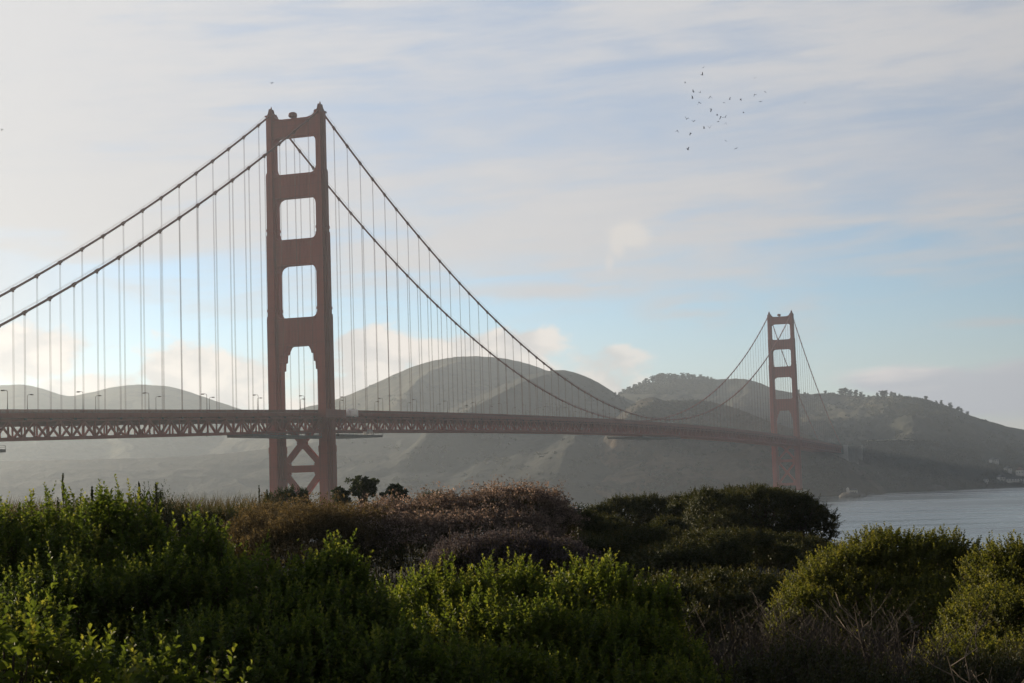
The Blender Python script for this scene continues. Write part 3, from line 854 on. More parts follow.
house(1020, 474.5, 11, 14, 7, 5, -.35, M_WHITE, M_ROOF, 'cream gabled house, highest of the houses at the right edge of the photo')
house(1015, 481.5, 24, 9, 4.5, 2.2, -.1, M_WHITE, M_ROOFG, 'long low pale building by the water at the right edge', 6)
house(1001, 480, 9, 9, 5, 3, .2, M_WHITE, M_ROOFG, 'small pale house standing left of the long low waterfront building', 2)
house(986, 482.0, 7, 8, 4.2, 2.5, -.2, M_WHITE, M_ROOFG, 'small grey-roofed house, leftmost of the houses on the far shore', 2)
house(1008, 471.5, 10, 9, 5, 3, .1, M_CONCRETE, M_ROOFG, 'grey house among dark scrub left of the cream gabled house', 2)
house(994, 462.5, 12, 9, 5, 2.6, .2, M_CONCRETE, M_ROOFG, 'faint grey house high on the wooded slope above the shore', 3)

def rock(px, py, rx, ry, rz, label, seed):
    p = at(px, py, HC * FPX / max(4, (py - 474 + (px - 512) * .0311)))
    bm = bmesh.new(); bmesh.ops.create_icosphere(bm, subdivisions=4, radius=1)
    rnd = random.Random(seed)
    V = np.array([v.co[:] for v in bm.verts])
    n = .75 + .5 * fbm(V[:, 0] * 2.2 + V[:, 2] * 1.3 + seed, V[:, 1] * 2.2 - V[:, 2] * 1.7, 4, seed, .6)
    for v, k in zip(bm.verts, n):
        v.co = Vector((v.co.x * rx * k, v.co.y * ry * k, max(v.co.z, -.4) * rz * k))
    me = bpy.data.meshes.new('rock'); bm.to_mesh(me); bm.free()
    o = link_mesh('rock', me, M_ROCK, None, (p.x, p.y, 0))
    return tag(o, label, 'rock')
r1 = rock(852, 497.2, 17, 12, 7, 'low dark rock at the point below the concrete pylons', 3)
rock(933, 490.5, 19, 12, 9, 'humped dark rock standing off the far shore, right of the point', 8)
rock(868, 494.5, 9, 7, 4, 'small dark rock in the shallows beside the point', 14)
p = Vector((r1.location.x + 1, r1.location.y - 1, 4.6))
st = tag(empty('signal_station', p, -.3), 'small pale signal station on the dark rock below the pylons', 'building')
MB().box((-1.7, -1.7, -2), (1.7, 1.7, 6.6)).prism([(-1.9, -1.9), (1.9, -1.9), (1.9, 1.9), (-1.9, 1.9)], 6.6, 8.0, .2).build('tower', M_WHITE, st, (-6, 0, 0))
MB().box((-3.5, -3, -2), (5.5, 3, 4.2)).build('wall', M_WHITE, st)
MB().slab([(-4, 4.2), (6, 4.2), (4.5, 6.4), (-2.5, 6.4)], -3.4, 3.4).build('roof', M_ROOFG, st)
for x in (-2, 1, 4): MB().box((x - .6, -3.12, .8), (x + .6, -3.02, 3)).build('window', M_GLASS, st)

pts = [ground_hit(px, py) for px, py in ((866, 441.2), (876, 440.8), (886, 440.4), (896, 440.2), (906, 440.4), (914, 440.8))]
m = MB(); c0 = pts[2].copy()
for a_, b_ in zip(pts, pts[1:]):
    m.bar(a_ - c0, b_ - c0, 1.0, 3.0)
tag(m.build('retaining_wall', M_CONCRETE, None, c0), 'long pale low wall along the road on the slope right of the concrete pylons', 'wall', kind='thing')

# ------------------------------------------------------------------ leaves in numpy
def frame_of(d):
    up = np.where(np.abs(d[:, 2:3]) > .95, np.array([[1., 0, 0]]), np.array([[0, 0, 1.]]))
    s = np.cross(d, up); s /= np.linalg.norm(s, axis=1, keepdims=True) + 1e-9
    return s, np.cross(s, d)
def leaves(p, d, nrm, L, W, rnd, fold=.18):
    """folded six-point leaves; p base, d axis, nrm upper side"""
    s = np.cross(d, nrm); s /= np.linalg.norm(s, axis=1, keepdims=True) + 1e-9
    n = np.cross(s, d)
    L = L[:, None]; W = W[:, None]
    a = p; t = p + d * L - n * L * .10
    r1 = p + d * L * .38 + s * W * .40 + n * W * fold; r2 = p + d * L * .74 + s * W * .5 + n * W * fold * .8
    l1 = p + d * L * .38 - s * W * .40 + n * W * fold; l2 = p + d * L * .74 - s * W * .5 + n * W * fold * .8
    V = np.stack([a, r1, r2, t, l2, l1], 1).reshape(-1, 3)
    i = np.arange(len(p))[:, None] * 6
    Q = np.concatenate([i + np.array([[0, 1, 2, 3]]), i + np.array([[0, 3, 4, 5]])], 1).reshape(-1, 4)
    return V, Q, np.repeat(rnd, 2)
def unit(v): return v / (np.linalg.norm(v, axis=-1, keepdims=True) + 1e-9)
def lobes_world(spec):
    out = []
    for (px, py, dep, rx, ry, rz) in spec:
        c = at(px, py, dep)
        if rz is None: rz = max(.3, (c.z - gz(c.x, c.y)) / 2 + .12)
        out.append((c.x, c.y, c.z - rz, rx, ry, rz))
    return np.array(out)
def sample_lobes(lb, n, rng, zmin=-.5, depth=.12, bump=.16, keep=.86):
    area = (lb[:, 3] * lb[:, 4] + lb[:, 4] * lb[:, 5] + lb[:, 3] * lb[:, 5])
    k = rng.choice(len(lb), n, p=area / area.sum())
    v = unit(rng.normal(size=(n, 3)))
    v[:, 2] = np.where(v[:, 2] < zmin, -v[:, 2], v[:, 2])
    c, r = lb[k, :3], lb[k, 3:]
    rad = 1 + (fbm(v[:, 0] * 2.4 + k * 3.3, v[:, 1] * 2.4 + v[:, 2] * 2.1, 3, 7) - .5) * 2 * bump - np.abs(rng.normal(size=n)) * depth
    p = c + v * r * rad[:, None]
    nn = unit(v / r)
    ok = np.ones(n, bool)
    for j in range(len(lb)):
        q = (p - lb[j, :3]) / lb[j, 3:]
        ok &= ~((np.linalg.norm(q, axis=1) < keep) & (k != j))
    ok &= p[:, 2] > ground_z(p[:, 0], p[:, 1]) - .02
    return p[ok], nn[ok]

def shrub(name, label, spec, n_shoots, shootL, leafL, leafW, mat, seed, nleaf=26, cat='shrub', group=None, upness=.75, inner=.35, stem_r=.0025, depth=.14, bump=.16, tall=.0, zmin=-.5, branch=6, droop=0.0, knobs=5):
    rng = np.random.default_rng(seed)
    lb = core = lobes_world(spec)
    if knobs:                                       # smaller rounded clumps bulging out of the main lobes
        v = unit(rng.normal(size=(len(lb), knobs, 3))); v[..., 2] = np.abs(v[..., 2]) * .9 + .05; v[..., 1] -= .25; v = unit(v)
        f = rng.uniform(.26, .46, (len(lb), knobs, 1))
        kc = lb[:, None, :3] + v * lb[:, None, 3:] * (1 - f * .75)
        kr = np.minimum(lb[:, None, 3:], lb[:, None, 5:6] * 1.2) * f
        lb = np.concatenate([lb, np.concatenate([kc, kr], -1).reshape(-1, 6)])
    base = np.array([core[:, 0].mean(), core[:, 1].mean(), 0]); base[2] = gz(base[0], base[1])
    root = tag(empty(name, base), label, cat, group)
    p, nn = sample_lobes(lb, n_shoots, rng, zmin, depth, bump)
    n = len(p)
    d = unit(nn * (1 - upness) + np.array([0, 0, upness]) + rng.normal(size=(n, 3)) * .22)
    L = shootL * rng.uniform(.55, 1.25, n)
    topf = np.clip(nn[:, 2], 0, 1)
    L = L * (1 + tall * topf * (rng.random(n) < .12))
    p0 = p - d * (L * .55)[:, None]
    s, u = frame_of(d)
    tt = np.linspace(.12, 1.0, nleaf)[None] + rng.normal(size=(n, nleaf)) * .02
    ang = np.arange(nleaf)[None] * 2.39996 + rng.random((n, 1)) * 6.28 + rng.normal(size=(n, nleaf)) * .25
    rad = s[:, None] * np.cos(ang)[..., None] + u[:, None] * np.sin(ang)[..., None]
    spread = np.interp(tt, [0, .6, 1], [1.25, 1.0, .42]) + rng.normal(size=tt.shape) * .16
    ld = d[:, None] * np.cos(spread)[..., None] + rad * np.sin(spread)[..., None]
    ld = unit(ld - np.array([0, 0, droop]))
    bend = (s * rng.normal(size=(n, 1)) + u * rng.normal(size=(n, 1))) * .10
    lp = p0[:, None] + d[:, None] * (tt * L[:, None])[..., None] + bend[:, None] * (tt ** 2 * L[:, None])[..., None]
    ln = unit(d[:, None] * np.sin(spread)[..., None] - rad * np.cos(spread)[..., None] + rng.normal(size=lp.shape) * .25)
    LL = leafL * np.interp(tt, [0, .5, 1], [1, 1, .55]) * rng.uniform(.7, 1.2, tt.shape)
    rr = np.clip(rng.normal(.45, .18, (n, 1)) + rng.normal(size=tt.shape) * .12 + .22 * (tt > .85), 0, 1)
    P_, D_, N_, L_, R_ = lp.reshape(-1, 3), ld.reshape(-1, 3), ln.reshape(-1, 3), LL.ravel(), rr.ravel()
    ni = int(len(P_) * inner)                       # leaves further in, on the older wood
    if ni:
        pi, n2 = sample_lobes(lb * np.array([1, 1, 1, .86, .86, .9]), ni, rng, zmin, depth * 1.3, bump)
        P_ = np.concatenate([P_, pi]); k = len(pi)
        D_ = np.concatenate([D_, unit(n2 + rng.normal(size=(k, 3)) * .8)]); N_ = np.concatenate([N_, unit(rng.normal(size=(k, 3)) + [0, 0, 1])])
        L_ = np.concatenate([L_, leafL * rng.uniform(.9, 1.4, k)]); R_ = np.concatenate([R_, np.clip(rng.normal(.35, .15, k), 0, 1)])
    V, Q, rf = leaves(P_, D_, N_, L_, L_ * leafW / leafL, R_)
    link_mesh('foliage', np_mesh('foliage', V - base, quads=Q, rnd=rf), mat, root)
    # woody branches from the base out to the shoots
    m = MB(); rnd = random.Random(seed)
    lb = core
    g0 = Vector((lb[0, 0], lb[0, 1], gz(lb[0, 0], lb[0, 1]) - .03)) - Vector(base)
    for j in range(len(lb)):
        cx, cy, cz, rx, ry, rz = lb[j]
        gj = Vector((cx, cy, gz(cx, cy) - .03)) - Vector(base)
        if j: m.tube([g0, g0.lerp(gj, .5) + Vector((0, 0, .02)), gj], [.02, .018, .02], 5)
        m.tube([gj, Vector((cx, cy, cz)) - Vector(base)], [.02 * rz + .008, .006], 5)
        for _ in range(branch):
            a = rnd.random() * 6.28; q = rnd.random() ** .5
            b0 = Vector((cx + rnd.uniform(-.25, .25) * rx, cy + rnd.uniform(-.25, .25) * ry, max(cz - rz, gz(cx, cy) - .05)))
            b2 = Vector((cx + math.cos(a) * rx * q * .85, cy + math.sin(a) * ry * q * .85, cz + rz * math.sqrt(max(0, 1 - q * q)) * .85))
            b1 = b0.lerp(b2, .5) + Vector((rnd.uniform(-.1, .1) * rx, rnd.uniform(-.1, .1) * ry, .08 * rz))
            m.tube([b0 - Vector(base), b1 - Vector(base), b2 - Vector(base)], [.02 * rz + .006, .012 * rz + .004, .004 * rz + .002], 5)
    m.build('branches', M_BARK, root)
    # shoot stems
    if stem_r:
        a0 = p0; a1 = p0 + d * L[:, None] + bend * L[:, None]
        w = s * stem_r; w2 = u * stem_r
        V = np.stack([a0 - w, a0 + w, a0 + w2 * 1.7, a1], 1).reshape(-1, 3)
        i = np.arange(n)[:, None] * 4
        Tt = np.concatenate([i + np.array([[0, 1, 3]]), i + np.array([[1, 2, 3]]), i + np.array([[2, 0, 3]])], 1).reshape(-1, 3)
        link_mesh('shoots', np_mesh('shoots', V - base, tris=Tt), M_BARK, root)
    return root

# ---- foreground shrubs
G = 'evergreen shrubs in the foreground'
shrub('evergreen_shrub', 'bright sunlit leafy shrub in the bottom left corner, nearest of all', [(5, 622, 6.0, .34, .40, .62), (75, 630, 6.1, .26, .34, .62), (150, 664, 5.9, .26, .30, .60), (212, 690, 5.9, .20, .25, .56), (-60, 618, 6.2, .4, .4, .65)],
      760, .23, .044, .027, L_BRIGHT, 1, nleaf=20, group=G, tall=.4, knobs=4)
shrub('evergreen_shrub', 'tall green shrub at the left edge with spiky sunlit shoots above the skyline', [(50, 498, 11.6, .8, .7, None), (-60, 503, 11.5, .8, .7, None), (118, 500, 11.2, .50, .6, None), (60, 570, 10.3, .7, .5, None), (10, 600, 9.8, .7, .5, None)],
      3600, .25, .038, .024, L_GREEN, 2, group=G, tall=.7)
shrub('evergreen_shrub', 'green shrub with dark shaded front, right of the tall left edge shrub', [(190, 524, 11.2, .45, .6, None), (170, 568, 10.4, .7, .5, None), (250, 556, 10.6, .5, .55, None), (190, 625, 9.6, .7, .5, None), (270, 600, 10.0, .6, .5, None)],
      3600, .24, .037, .023, L_GREEN, 3, group=G, tall=.6)
shrub('evergreen_shrub', 'low green shrub in front of the pink-brown flower mound', [(330, 560, 10.6, .42, .5, None), (355, 590, 10.2, .5, .5, None), (320, 630, 9.6, .6, .5, None), (400, 640, 9.4, .6, .5, None)],
      2900, .24, .037, .023, L_GREEN, 4, group=G, tall=.7)
shrub('evergreen_shrub', 'broad rounded green shrub with a long row of lit shoot tips, bottom middle', [(430, 568, 11.6, .50, .6, None), (505, 570, 11.6, .5, .6, None), (470, 600, 11.0, .6, .5, None), (540, 610, 10.8, .7, .5, None), (480, 650, 10.0, .7, .5, None)],
      3500, .23, .036, .022, L_BRIGHT, 5, group=G, tall=.4)
shrub('evergreen_shrub', 'rounded green shrub at the bottom middle beside the grey twiggy brush', [(585, 568, 11.9, .52, .6, None), (640, 583, 11.8, .42, .5, None), (610, 615, 11.2, .6, .5, None), (660, 640, 11.0, .5, .5, None), (590, 660, 10.4, .7, .5, None), (675, 675, 10.4, .5, .5, None)],
      3500, .23, .036, .022, L_BRIGHT, 6, group=G, tall=.4)
shrub('round_bush', 'large rounded olive-green bush in front of the water, right of centre', [(890, 530, 18.4, .90, .8, None), (842, 553, 18.0, .70, .7, None), (942, 535, 18.6, .62, .7, None), (972, 556, 18.2, .42, .6, None), (812, 592, 17.4, .52, .6, None), (890, 596, 17.4, .95, .7, None), (920, 575, 17.6, .75, .6, None), (945, 596, 17.2, .65, .6, None)],
      5200, .22, .038, .023, L_OLIVE, 7, nleaf=22, cat='bush', upness=.5, inner=.9)
shrub('dark_bush', 'low dark bush on the falling ground between the round bush and the water', [(880, 556, 27, 1.2, 1.0, None), (960, 552, 27, 1.0, 1.0, None), (920, 570, 24, 1.2, .9, None), (1010, 556, 26, 1.0, 1.0, None), (985, 575, 22, 1.0, .8, None)],
      3200, .3, .055, .028, L_DARK, 18, nleaf=18, cat='bush', group='dark bushes behind the foreground shrubs', upness=.4, stem_r=0)
shrub('round_bush', 'yellow-green bush cut off by the right edge of the photo', [(1015, 540, 15.5, .55, .6, None), (1060, 532, 15.5, .6, .6, None), (1000, 590, 14.6, .55, .6, None), (1040, 640, 13.6, .6, .6, None), (960, 640, 13.0, .5, .5, None)],
      3800, .22, .036, .022, L_OLIVE, 8, nleaf=22, cat='bush', upness=.55)
# ---- darker bushes further back
G2 = 'dark bushes behind the foreground shrubs'
def round_lobes(prof, dep, n, rr, seed, low=0.0):
    """rounded clumps of different size under a skyline given as (pixel x, pixel y) points"""
    rnd = random.Random(seed); out = []
    xs_, ys_ = zip(*prof)
    for k in range(n):
        px = xs_[0] + (xs_[-1] - xs_[0]) * (k + rnd.random()) / n
        top = float(np.interp(px, xs_, ys_)) + (rnd.random() ** 1.5) * low * (0 if k % 2 == 0 else 1)
        d = rnd.uniform(*dep) - (top - float(np.interp(px, xs_, ys_))) * .12
        r = rnd.uniform(*rr)
        c = at(px, top, d)
        out.append((px, top, d, r, r * rnd.uniform(.8, 1.1), min(r * rnd.uniform(.75, 1.1), max(.3, (c.z - gz(c.x, c.y)) / 2 + .15))))
    return out
shrub('dark_bush', 'big dark rounded bush with a lit top, standing against the far tower', round_lobes([(680, 498), (700, 491), (730, 491), (760, 487), (790, 489), (806, 495), (812, 504)], (57, 62), 18, (.65, 1.1), 5, 26),
      8600, .34, .075, .045, L_DARK, 9, nleaf=14, cat='bush', group=G2, upness=.3, stem_r=0, bump=.22, knobs=3, depth=.10, inner=.8, zmin=-.9)
shrub('dark_bush', 'lower dark bush left of the big dark rounded bush', round_lobes([(592, 506), (612, 500), (640, 497), (662, 495), (690, 499), (705, 503)], (57, 62), 12, (.6, 1.05), 6, 24),
      5600, .34, .075, .045, L_DARK, 10, nleaf=14, cat='bush', group=G2, upness=.3, stem_r=0, bump=.22, knobs=3, depth=.10, inner=.8, zmin=-.9)
shrub('dark_bush', 'low spreading dark bush behind the broad green shrub, left of the round bush', round_lobes([(560, 548), (600, 536), (650, 528), (700, 534), (740, 530), (790, 536), (812, 542)], (33, 42), 20, (.5, .95), 7, 34),
      8000, .28, .060, .036, L_DARK, 11, nleaf=14, cat='bush', group=G2, upness=.35, stem_r=0, bump=.2, knobs=4, depth=.10)
shrub('dark_bush', 'dark bush in the shaded hollow between the middle shrub and grey brush', round_lobes([(640, 588), (680, 574), (720, 578), (760, 572), (790, 590)], (18, 27), 14, (.4, .75), 8, 40),
      5200, .26, .048, .028, L_DARK, 12, nleaf=14, cat='bush', group=G2, upness=.4, stem_r=0, bump=.2, knobs=4, depth=.10)
shrub('dark_bush', 'dark green hummock at the right foot of the pink-brown mound', [(560, 507, 42, 1.2, 1.2, None), (590, 520, 44, 1.1, 1.2, None), (545, 530, 40, 1.2, 1.2, None)],
      2600, .3, .07, .036, L_DARK, 13, nleaf=18, cat='bush', group=G2, upness=.4, stem_r=0)
shrub('dark_bush', 'dark bush with pointed shoots behind the left edge shrub', [(150, 498, 30, .75, .8, None), (175, 508, 30, .6, .8, None), (120, 510, 30, .7, .8, None)],
      900, .55, .09, .022, L_CYPRESS, 14, nleaf=16, cat='bush', group=G2, upness=.85, stem_r=.006, tall=.5)
shrub('dark_bush', 'dark round bush on the left skyline beside the flower mound', [(225, 508, 36, .85, .9, None), (195, 512, 36, .7, .8, None)],
      1200, .32, .06, .03, L_DARK, 15, nleaf=18, cat='bush', group=G2, upness=.4, stem_r=0)
shrub('dark_bush', 'jagged dark bush hiding the foot of the near tower', [(288, 488, 90, .8, 1.0, None), (272, 493, 90, .6, .9, None), (302, 490, 90, .5, .8, None)],
      900, .5, .11, .05, L_CYPRESS, 16, nleaf=16, cat='bush', group=G2, upness=.7, stem_r=.01, tall=.4)
shrub('dark_bush', 'small rounded bush on the skyline right of the two wind-shaped trees', [(432, 491, 95, 1.1, 1.0, None), (446, 495, 95, .8, .8, None)],
      700, .35, .11, .06, L_CYPRESS, 17, nleaf=16, cat='bush', group=G2, upness=.4, stem_r=0)

# ---- buckwheat mound: dry stems with clustered flower heads over a leafy dome
def flower_mound(name, label, spec, n, stemL, headR, head_m, stem_m, leaf_m, seed, nleaf=30000, cat='flowering shrub'):
    rng = np.random.default_rng(seed); lb = lobes_world(spec)
    base = np.array([lb[:, 0].mean(), lb[:, 1].mean(), 0]); base[2] = gz(base[0], base[1])
    root = tag(empty(name, base), label, cat)
    p, nn = sample_lobes(lb * np.array([1, 1, 1, .96, .96, .93]), nleaf, rng, -.4, .08, .12)
    k = len(p)
    V, Q, rf = leaves(p, unit(nn + rng.normal(size=(k, 3)) * .7), unit(rng.normal(size=(k, 3)) + [0, 0, 1]), rng.uniform(.05, .11, k), rng.uniform(.02, .045, k), rng.random(k))
    link_mesh('foliage', np_mesh('foliage', V - base, quads=Q, rnd=rf), leaf_m, root)
    p, nn = sample_lobes(lb, n, rng, -.25, .05, .30)
    sel = nn[:, 2] + rng.normal(size=len(p)) * .22 > .38
    p, nn = p[sel], nn[sel]
    k = len(p)
    d = unit(nn * .5 + np.array([0, 0, .75]) + rng.normal(size=(k, 3)) * .3)
    L = stemL * (rng.uniform(.5, 1.4, k) * np.where(rng.random(k) < .14, 1.9, 1.0))[:, None]
    s, u = frame_of(d)
    a0 = p - d * L * .5; a1 = p + d * L * .5
    w = s * .006
    V = np.stack([a0 - w, a0 + w, a1 + w * .5, a1 - w * .5], 1).reshape(-1, 3)
    Q = np.arange(k * 4).reshape(-1, 4)
    link_mesh('dry_stems', np_mesh('dry_stems', V - base, quads=Q, rnd=rng.random(k)), stem_m, root)
    hn = 7
    hp = a1[:, None] + rng.normal(size=(k, hn, 3)) * np.array([headR, headR, headR * .6]) * 1.1
    hd = unit(rng.normal(size=(k, hn, 3)) + [0, 0, .8])
    hr = np.clip(rng.random((k, 1)) * .8 + rng.random((k, hn)) * .3, 0, 1)
    kk = k * hn
    V, Q, rf = leaves(hp.reshape(-1, 3), hd.reshape(-1, 3), unit(rng.normal(size=(kk, 3))), rng.uniform(.6, 1.2, kk) * headR, rng.uniform(.5, 1., kk) * headR, hr.ravel())
    link_mesh('flower_heads', np_mesh('flower_heads', V - base, quads=Q, rnd=rf), head_m, root)
    return root
flower_mound('flowering_shrub', 'wide pink-brown mound of dry flower heads in the middle distance', [(505, 496, 36, 1.25, 1.3, None), (445, 506, 36, 1.2, 1.3, None), (385, 514, 36, 1.2, 1.3, None), (540, 502, 37, .8, 1.1, None), (480, 520, 34.5, 1.6, 1.2, None), (410, 524, 34.5, 1.5, 1.2, None)],
             13000, .34, .042, L_DRYHEAD, L_DRYSTEM, L_DARK, 21, 26000)
flower_mound('flowering_shrub', 'golden-brown dry grassy mound left of the pink-brown flower mound', [(325, 515, 36, 1.0, 1.2, None), (275, 518, 36, .7, 1.1, None), (300, 522, 34.5, 1.2, 1.1, None), (350, 522, 34.5, 1.1, 1.1, None), (250, 525, 35, .5, .9, None)],
             9500, .42, .034, L_DRYSTEM, L_DRYSTEM, L_GRASS, 22, 17000)
flower_mound('flowering_shrub', 'low grey mound of faded flower heads below the pink-brown mound', [(505, 541, 27, .75, .8, None), (555, 548, 27, .7, .7, None), (460, 548, 27, .6, .7, None)],
             5200, .22, .028, L_GREYHEAD, L_DRYSTEM, L_DARK, 23, 12000)

# ---- grass and stalks along the left skyline
def grass_patch(name, xr, dr, n, h, seed, mat, w=.012):
    rng = np.random.default_rng(seed)
    px = rng.uniform(*xr, n); dep = rng.uniform(*dr, n)
    x = (px - 512) / FPX * dep; y = dep
    z = ground_z(x, y)
    p = np.stack([x, y, z], 1)
    d = unit(np.stack([rng.normal(size=n) * .25, rng.normal(size=n) * .25, np.ones(n)], 1))
    H = h * rng.uniform(.5, 1.25, n)
    s, u = frame_of(d); a = rng.random(n) * 6.28
    s = s * np.cos(a)[:, None] + u * np.sin(a)[:, None]
    lean = unit(rng.normal(size=(n, 3)) * [1, 1, 0])
    m1 = p + d * (H * .6)[:, None]; t1 = p + d * H[:, None] + lean * (H * .18)[:, None]
    V = np.stack([p - s * w, p + s * w, m1 + s * w * .8, m1 - s * w * .8, t1], 1).reshape(-1, 3)
    i = np.arange(n)[:, None] * 5
    o = link_mesh(name, np_mesh(name, V, quads=i + np.array([[0, 1, 2, 3]]), tris=i + np.array([[3, 2, 4]]), rnd=np.concatenate([np.repeat(rng.random(n), 1)] * 2)), mat)
    return tag(o, kind='stuff')
g = grass_patch('tall_grass', (-80, 262), (44, 60), 16000, 1.75, 31, L_GRASS, .02)
tag(g, 'tall dry grass along the left skyline behind the shrubs', 'grass')
g = grass_patch('meadow_grass', (-150, 1150), (16, 95), 26000, .22, 32, L_MEADOW, .012)
tag(g, 'dry grass covering the ground between the bushes', 'grass')

def stalk_plant(px, py, dep, label, n, h, seed):
    rng = np.random.default_rng(seed); rnd = random.Random(seed)
    top = at(px, py, dep); z0 = gz(top.x, top.y)
    root = tag(empty('flower_stalk', (top.x, top.y, z0)), label, 'flower stalk', 'tall flower stalks on the skyline')
    m = MB(); H = top.z - z0
    P_, D_, SZ = [], [], []
    for j in range(n):
        dx = rnd.uniform(-.22, .22) if j else 0; hh = H * (1 if j == 0 else rnd.uniform(.8, .96))
        m.tube([(dx * .3, 0, 0), (dx * .7, 0, hh * .5), (dx, 0, hh)], [.02, .014, .005], 5)
        for q in range(150):
            t = rnd.uniform(0, 1); P_.append((dx * (.8 + .2 * t), 0, hh - h * (1 - t))); a = rnd.random() * 6.28; SZ.append(.35 + .65 * math.sin(math.pi * min(1, t * .8 + .15)))
            D_.append((math.cos(a), math.sin(a), 1.9))
    m.build('stem', M_BARK, root)
    P_ = np.array(P_); D_ = unit(np.array(D_)); k = len(P_)
    V, Q, rf = leaves(P_, D_, unit(rng.normal(size=(k, 3))), rng.uniform(.03, .065, k) * np.array(SZ), rng.uniform(.010, .020, k), rng.random(k))
    link_mesh('flower_spike', np_mesh('flower_spike', V, quads=Q, rnd=rf), L_CYPRESS, root)
stalk_plant(63, 474, 26, 'pair of dark flower stalks rising above the left edge shrub', 2, .45, 1)
stalk_plant(92, 487, 26, 'short dark flower stalk right of the pair on the left', 1, .3, 2)
stalk_plant(139, 482, 28, 'dark flower stalk beside the pointed dark bush', 2, .4, 3)
stalk_plant(156, 483, 29, 'leaning dark flower stalk in the middle of the pointed bush', 3, .4, 4)
stalk_plant(259, 486, 38, 'single dark flower stalk left of the near tower foot', 1, .4, 5)
stalk_plant(267, 490, 38, 'shorter dark flower stalk just left of the tower foot', 1, .35, 6)

# ---- trees: tapered trunk, limbs, crown of leaf clumps
def tree_parts(H, W, seed, mat, leaf=.10, flat=False, nclump=70, per=60, lean=.1):
    rng = np.random.default_rng(seed); rnd = random.Random(seed)
    m = MB()
    tips = []
    hb = H * (.42 if flat else (.3 if leaf < .5 else .14))
    top = Vector((lean * H, 0, hb))
    m.tube([(0, 0, -.3), (lean * H * .4, .02 * H, hb * .5), top], [.05 * H, .038 * H, .03 * H], 7)
    for k in range(9):
        a = k * 2.4 + rnd.uniform(-.4, .4); rr = W / 2 * rnd.uniform(.35, .95)
        z = H * (rnd.uniform(.74, .95) if flat else rnd.uniform(.45 if leaf < .5 else .18, .95))
        e = Vector((top.x + math.cos(a) * rr, math.sin(a) * rr, z))
        if not flat: e.x = top.x + (e.x - top.x) * (1.15 - z / H); e.y *= (1.15 - z / H)
        mid = top.lerp(e, .5) + Vector((0, 0, .05 * H))
        m.tube([top, mid, e], [.022 * H, .014 * H, .006 * H], 5)
        k_ = .55 if flat else 1.0
        tips += [(mid.lerp(e, .4 if not flat else .85), .13 * H * k_), (e, .16 * H * k_)]
    for k in range(3):
        e = Vector((top.x + rnd.uniform(-.15, .15) * W, rnd.uniform(-.15, .15) * W, H * rnd.uniform(.85, .97)))
        m.tube([top, e], [.02 * H, .006 * H], 5); tips.append((e, .15 * H * (.55 if flat else 1)))
    cs, rs = [], []
    for j in range(nclump):
        c, r = tips[rnd.randrange(len(tips))]
        q = rng.normal(size=3) * [r * .75, r * .75, r * (.42 if flat else .7)]
        cs.append(np.array(c) + q); rs.append(r * rnd.uniform(.3, .6))
    cs = np.array(cs); rs = np.array(rs)
    n = nclump * per
    k = rng.integers(0, nclump, n)
    p = cs[k] + unit(rng.normal(size=(n, 3))) * (rs[k] * rng.random(n) ** .4)[:, None] * [1, 1, .65]
    p[:, 2] = np.minimum(p[:, 2], H * 1.02)
    V, Q, rf = leaves(p, unit(rng.normal(size=(n, 3)) + [0, 0, .3]), unit(rng.normal(size=(n, 3)) + [0, 0, .8]), rng.uniform(.7, 1.3, n) * leaf, rng.uniform(.4, .7, n) * leaf,
                      np.clip(rng.normal(.45, .2, nclump)[k] + rng.normal(size=n) * .1, 0, 1))
    me = np_mesh('crown', V, quads=Q, rnd=rf); me.materials.append(mat)
    bmesh.ops.recalc_face_normals(m.bm, faces=m.bm.faces)
    tm = bpy.data.meshes.new('trunk'); m.bm.to_mesh(tm); m.bm.free(); tm.materials.append(M_BARK)
    return tm, me
def place_tree(name, meshes, loc, rz, sc, label, cat, group):
    root = tag(empty(name, loc, rz), label, cat, group)
    root.scale = sc if isinstance(sc, tuple) else (sc, sc, sc)
    for nm, me in zip(('trunk', 'crown'), meshes):
        o = bpy.data.objects.new(nm, me); COL.objects.link(o); o.parent = root
    return root
def skyline_tree(px, top, dep, W, seed, label, flat=True):
    c = at(px, top, dep); z0 = gz(c.x, c.y); H = c.z - z0
    place_tree('wind_shaped_tree', tree_parts(H, W, seed, L_CYPRESS, .12, flat, 90, 60, -.03), (c.x, c.y, z0), 0, 1.0, label, 'tree', 'wind-shaped trees on the bluff edge')
skyline_tree(365, 476, 100, 1.5, 41, 'dark flat-topped tree on the skyline just right of the near tower')
skyline_tree(342, 487, 100, .4, 42, 'tiny dark tree touching the right foot of the near tower')
skyline_tree(397, 485, 100, 1.0, 43, 'smaller rounded dark tree right of the flat-topped tree')

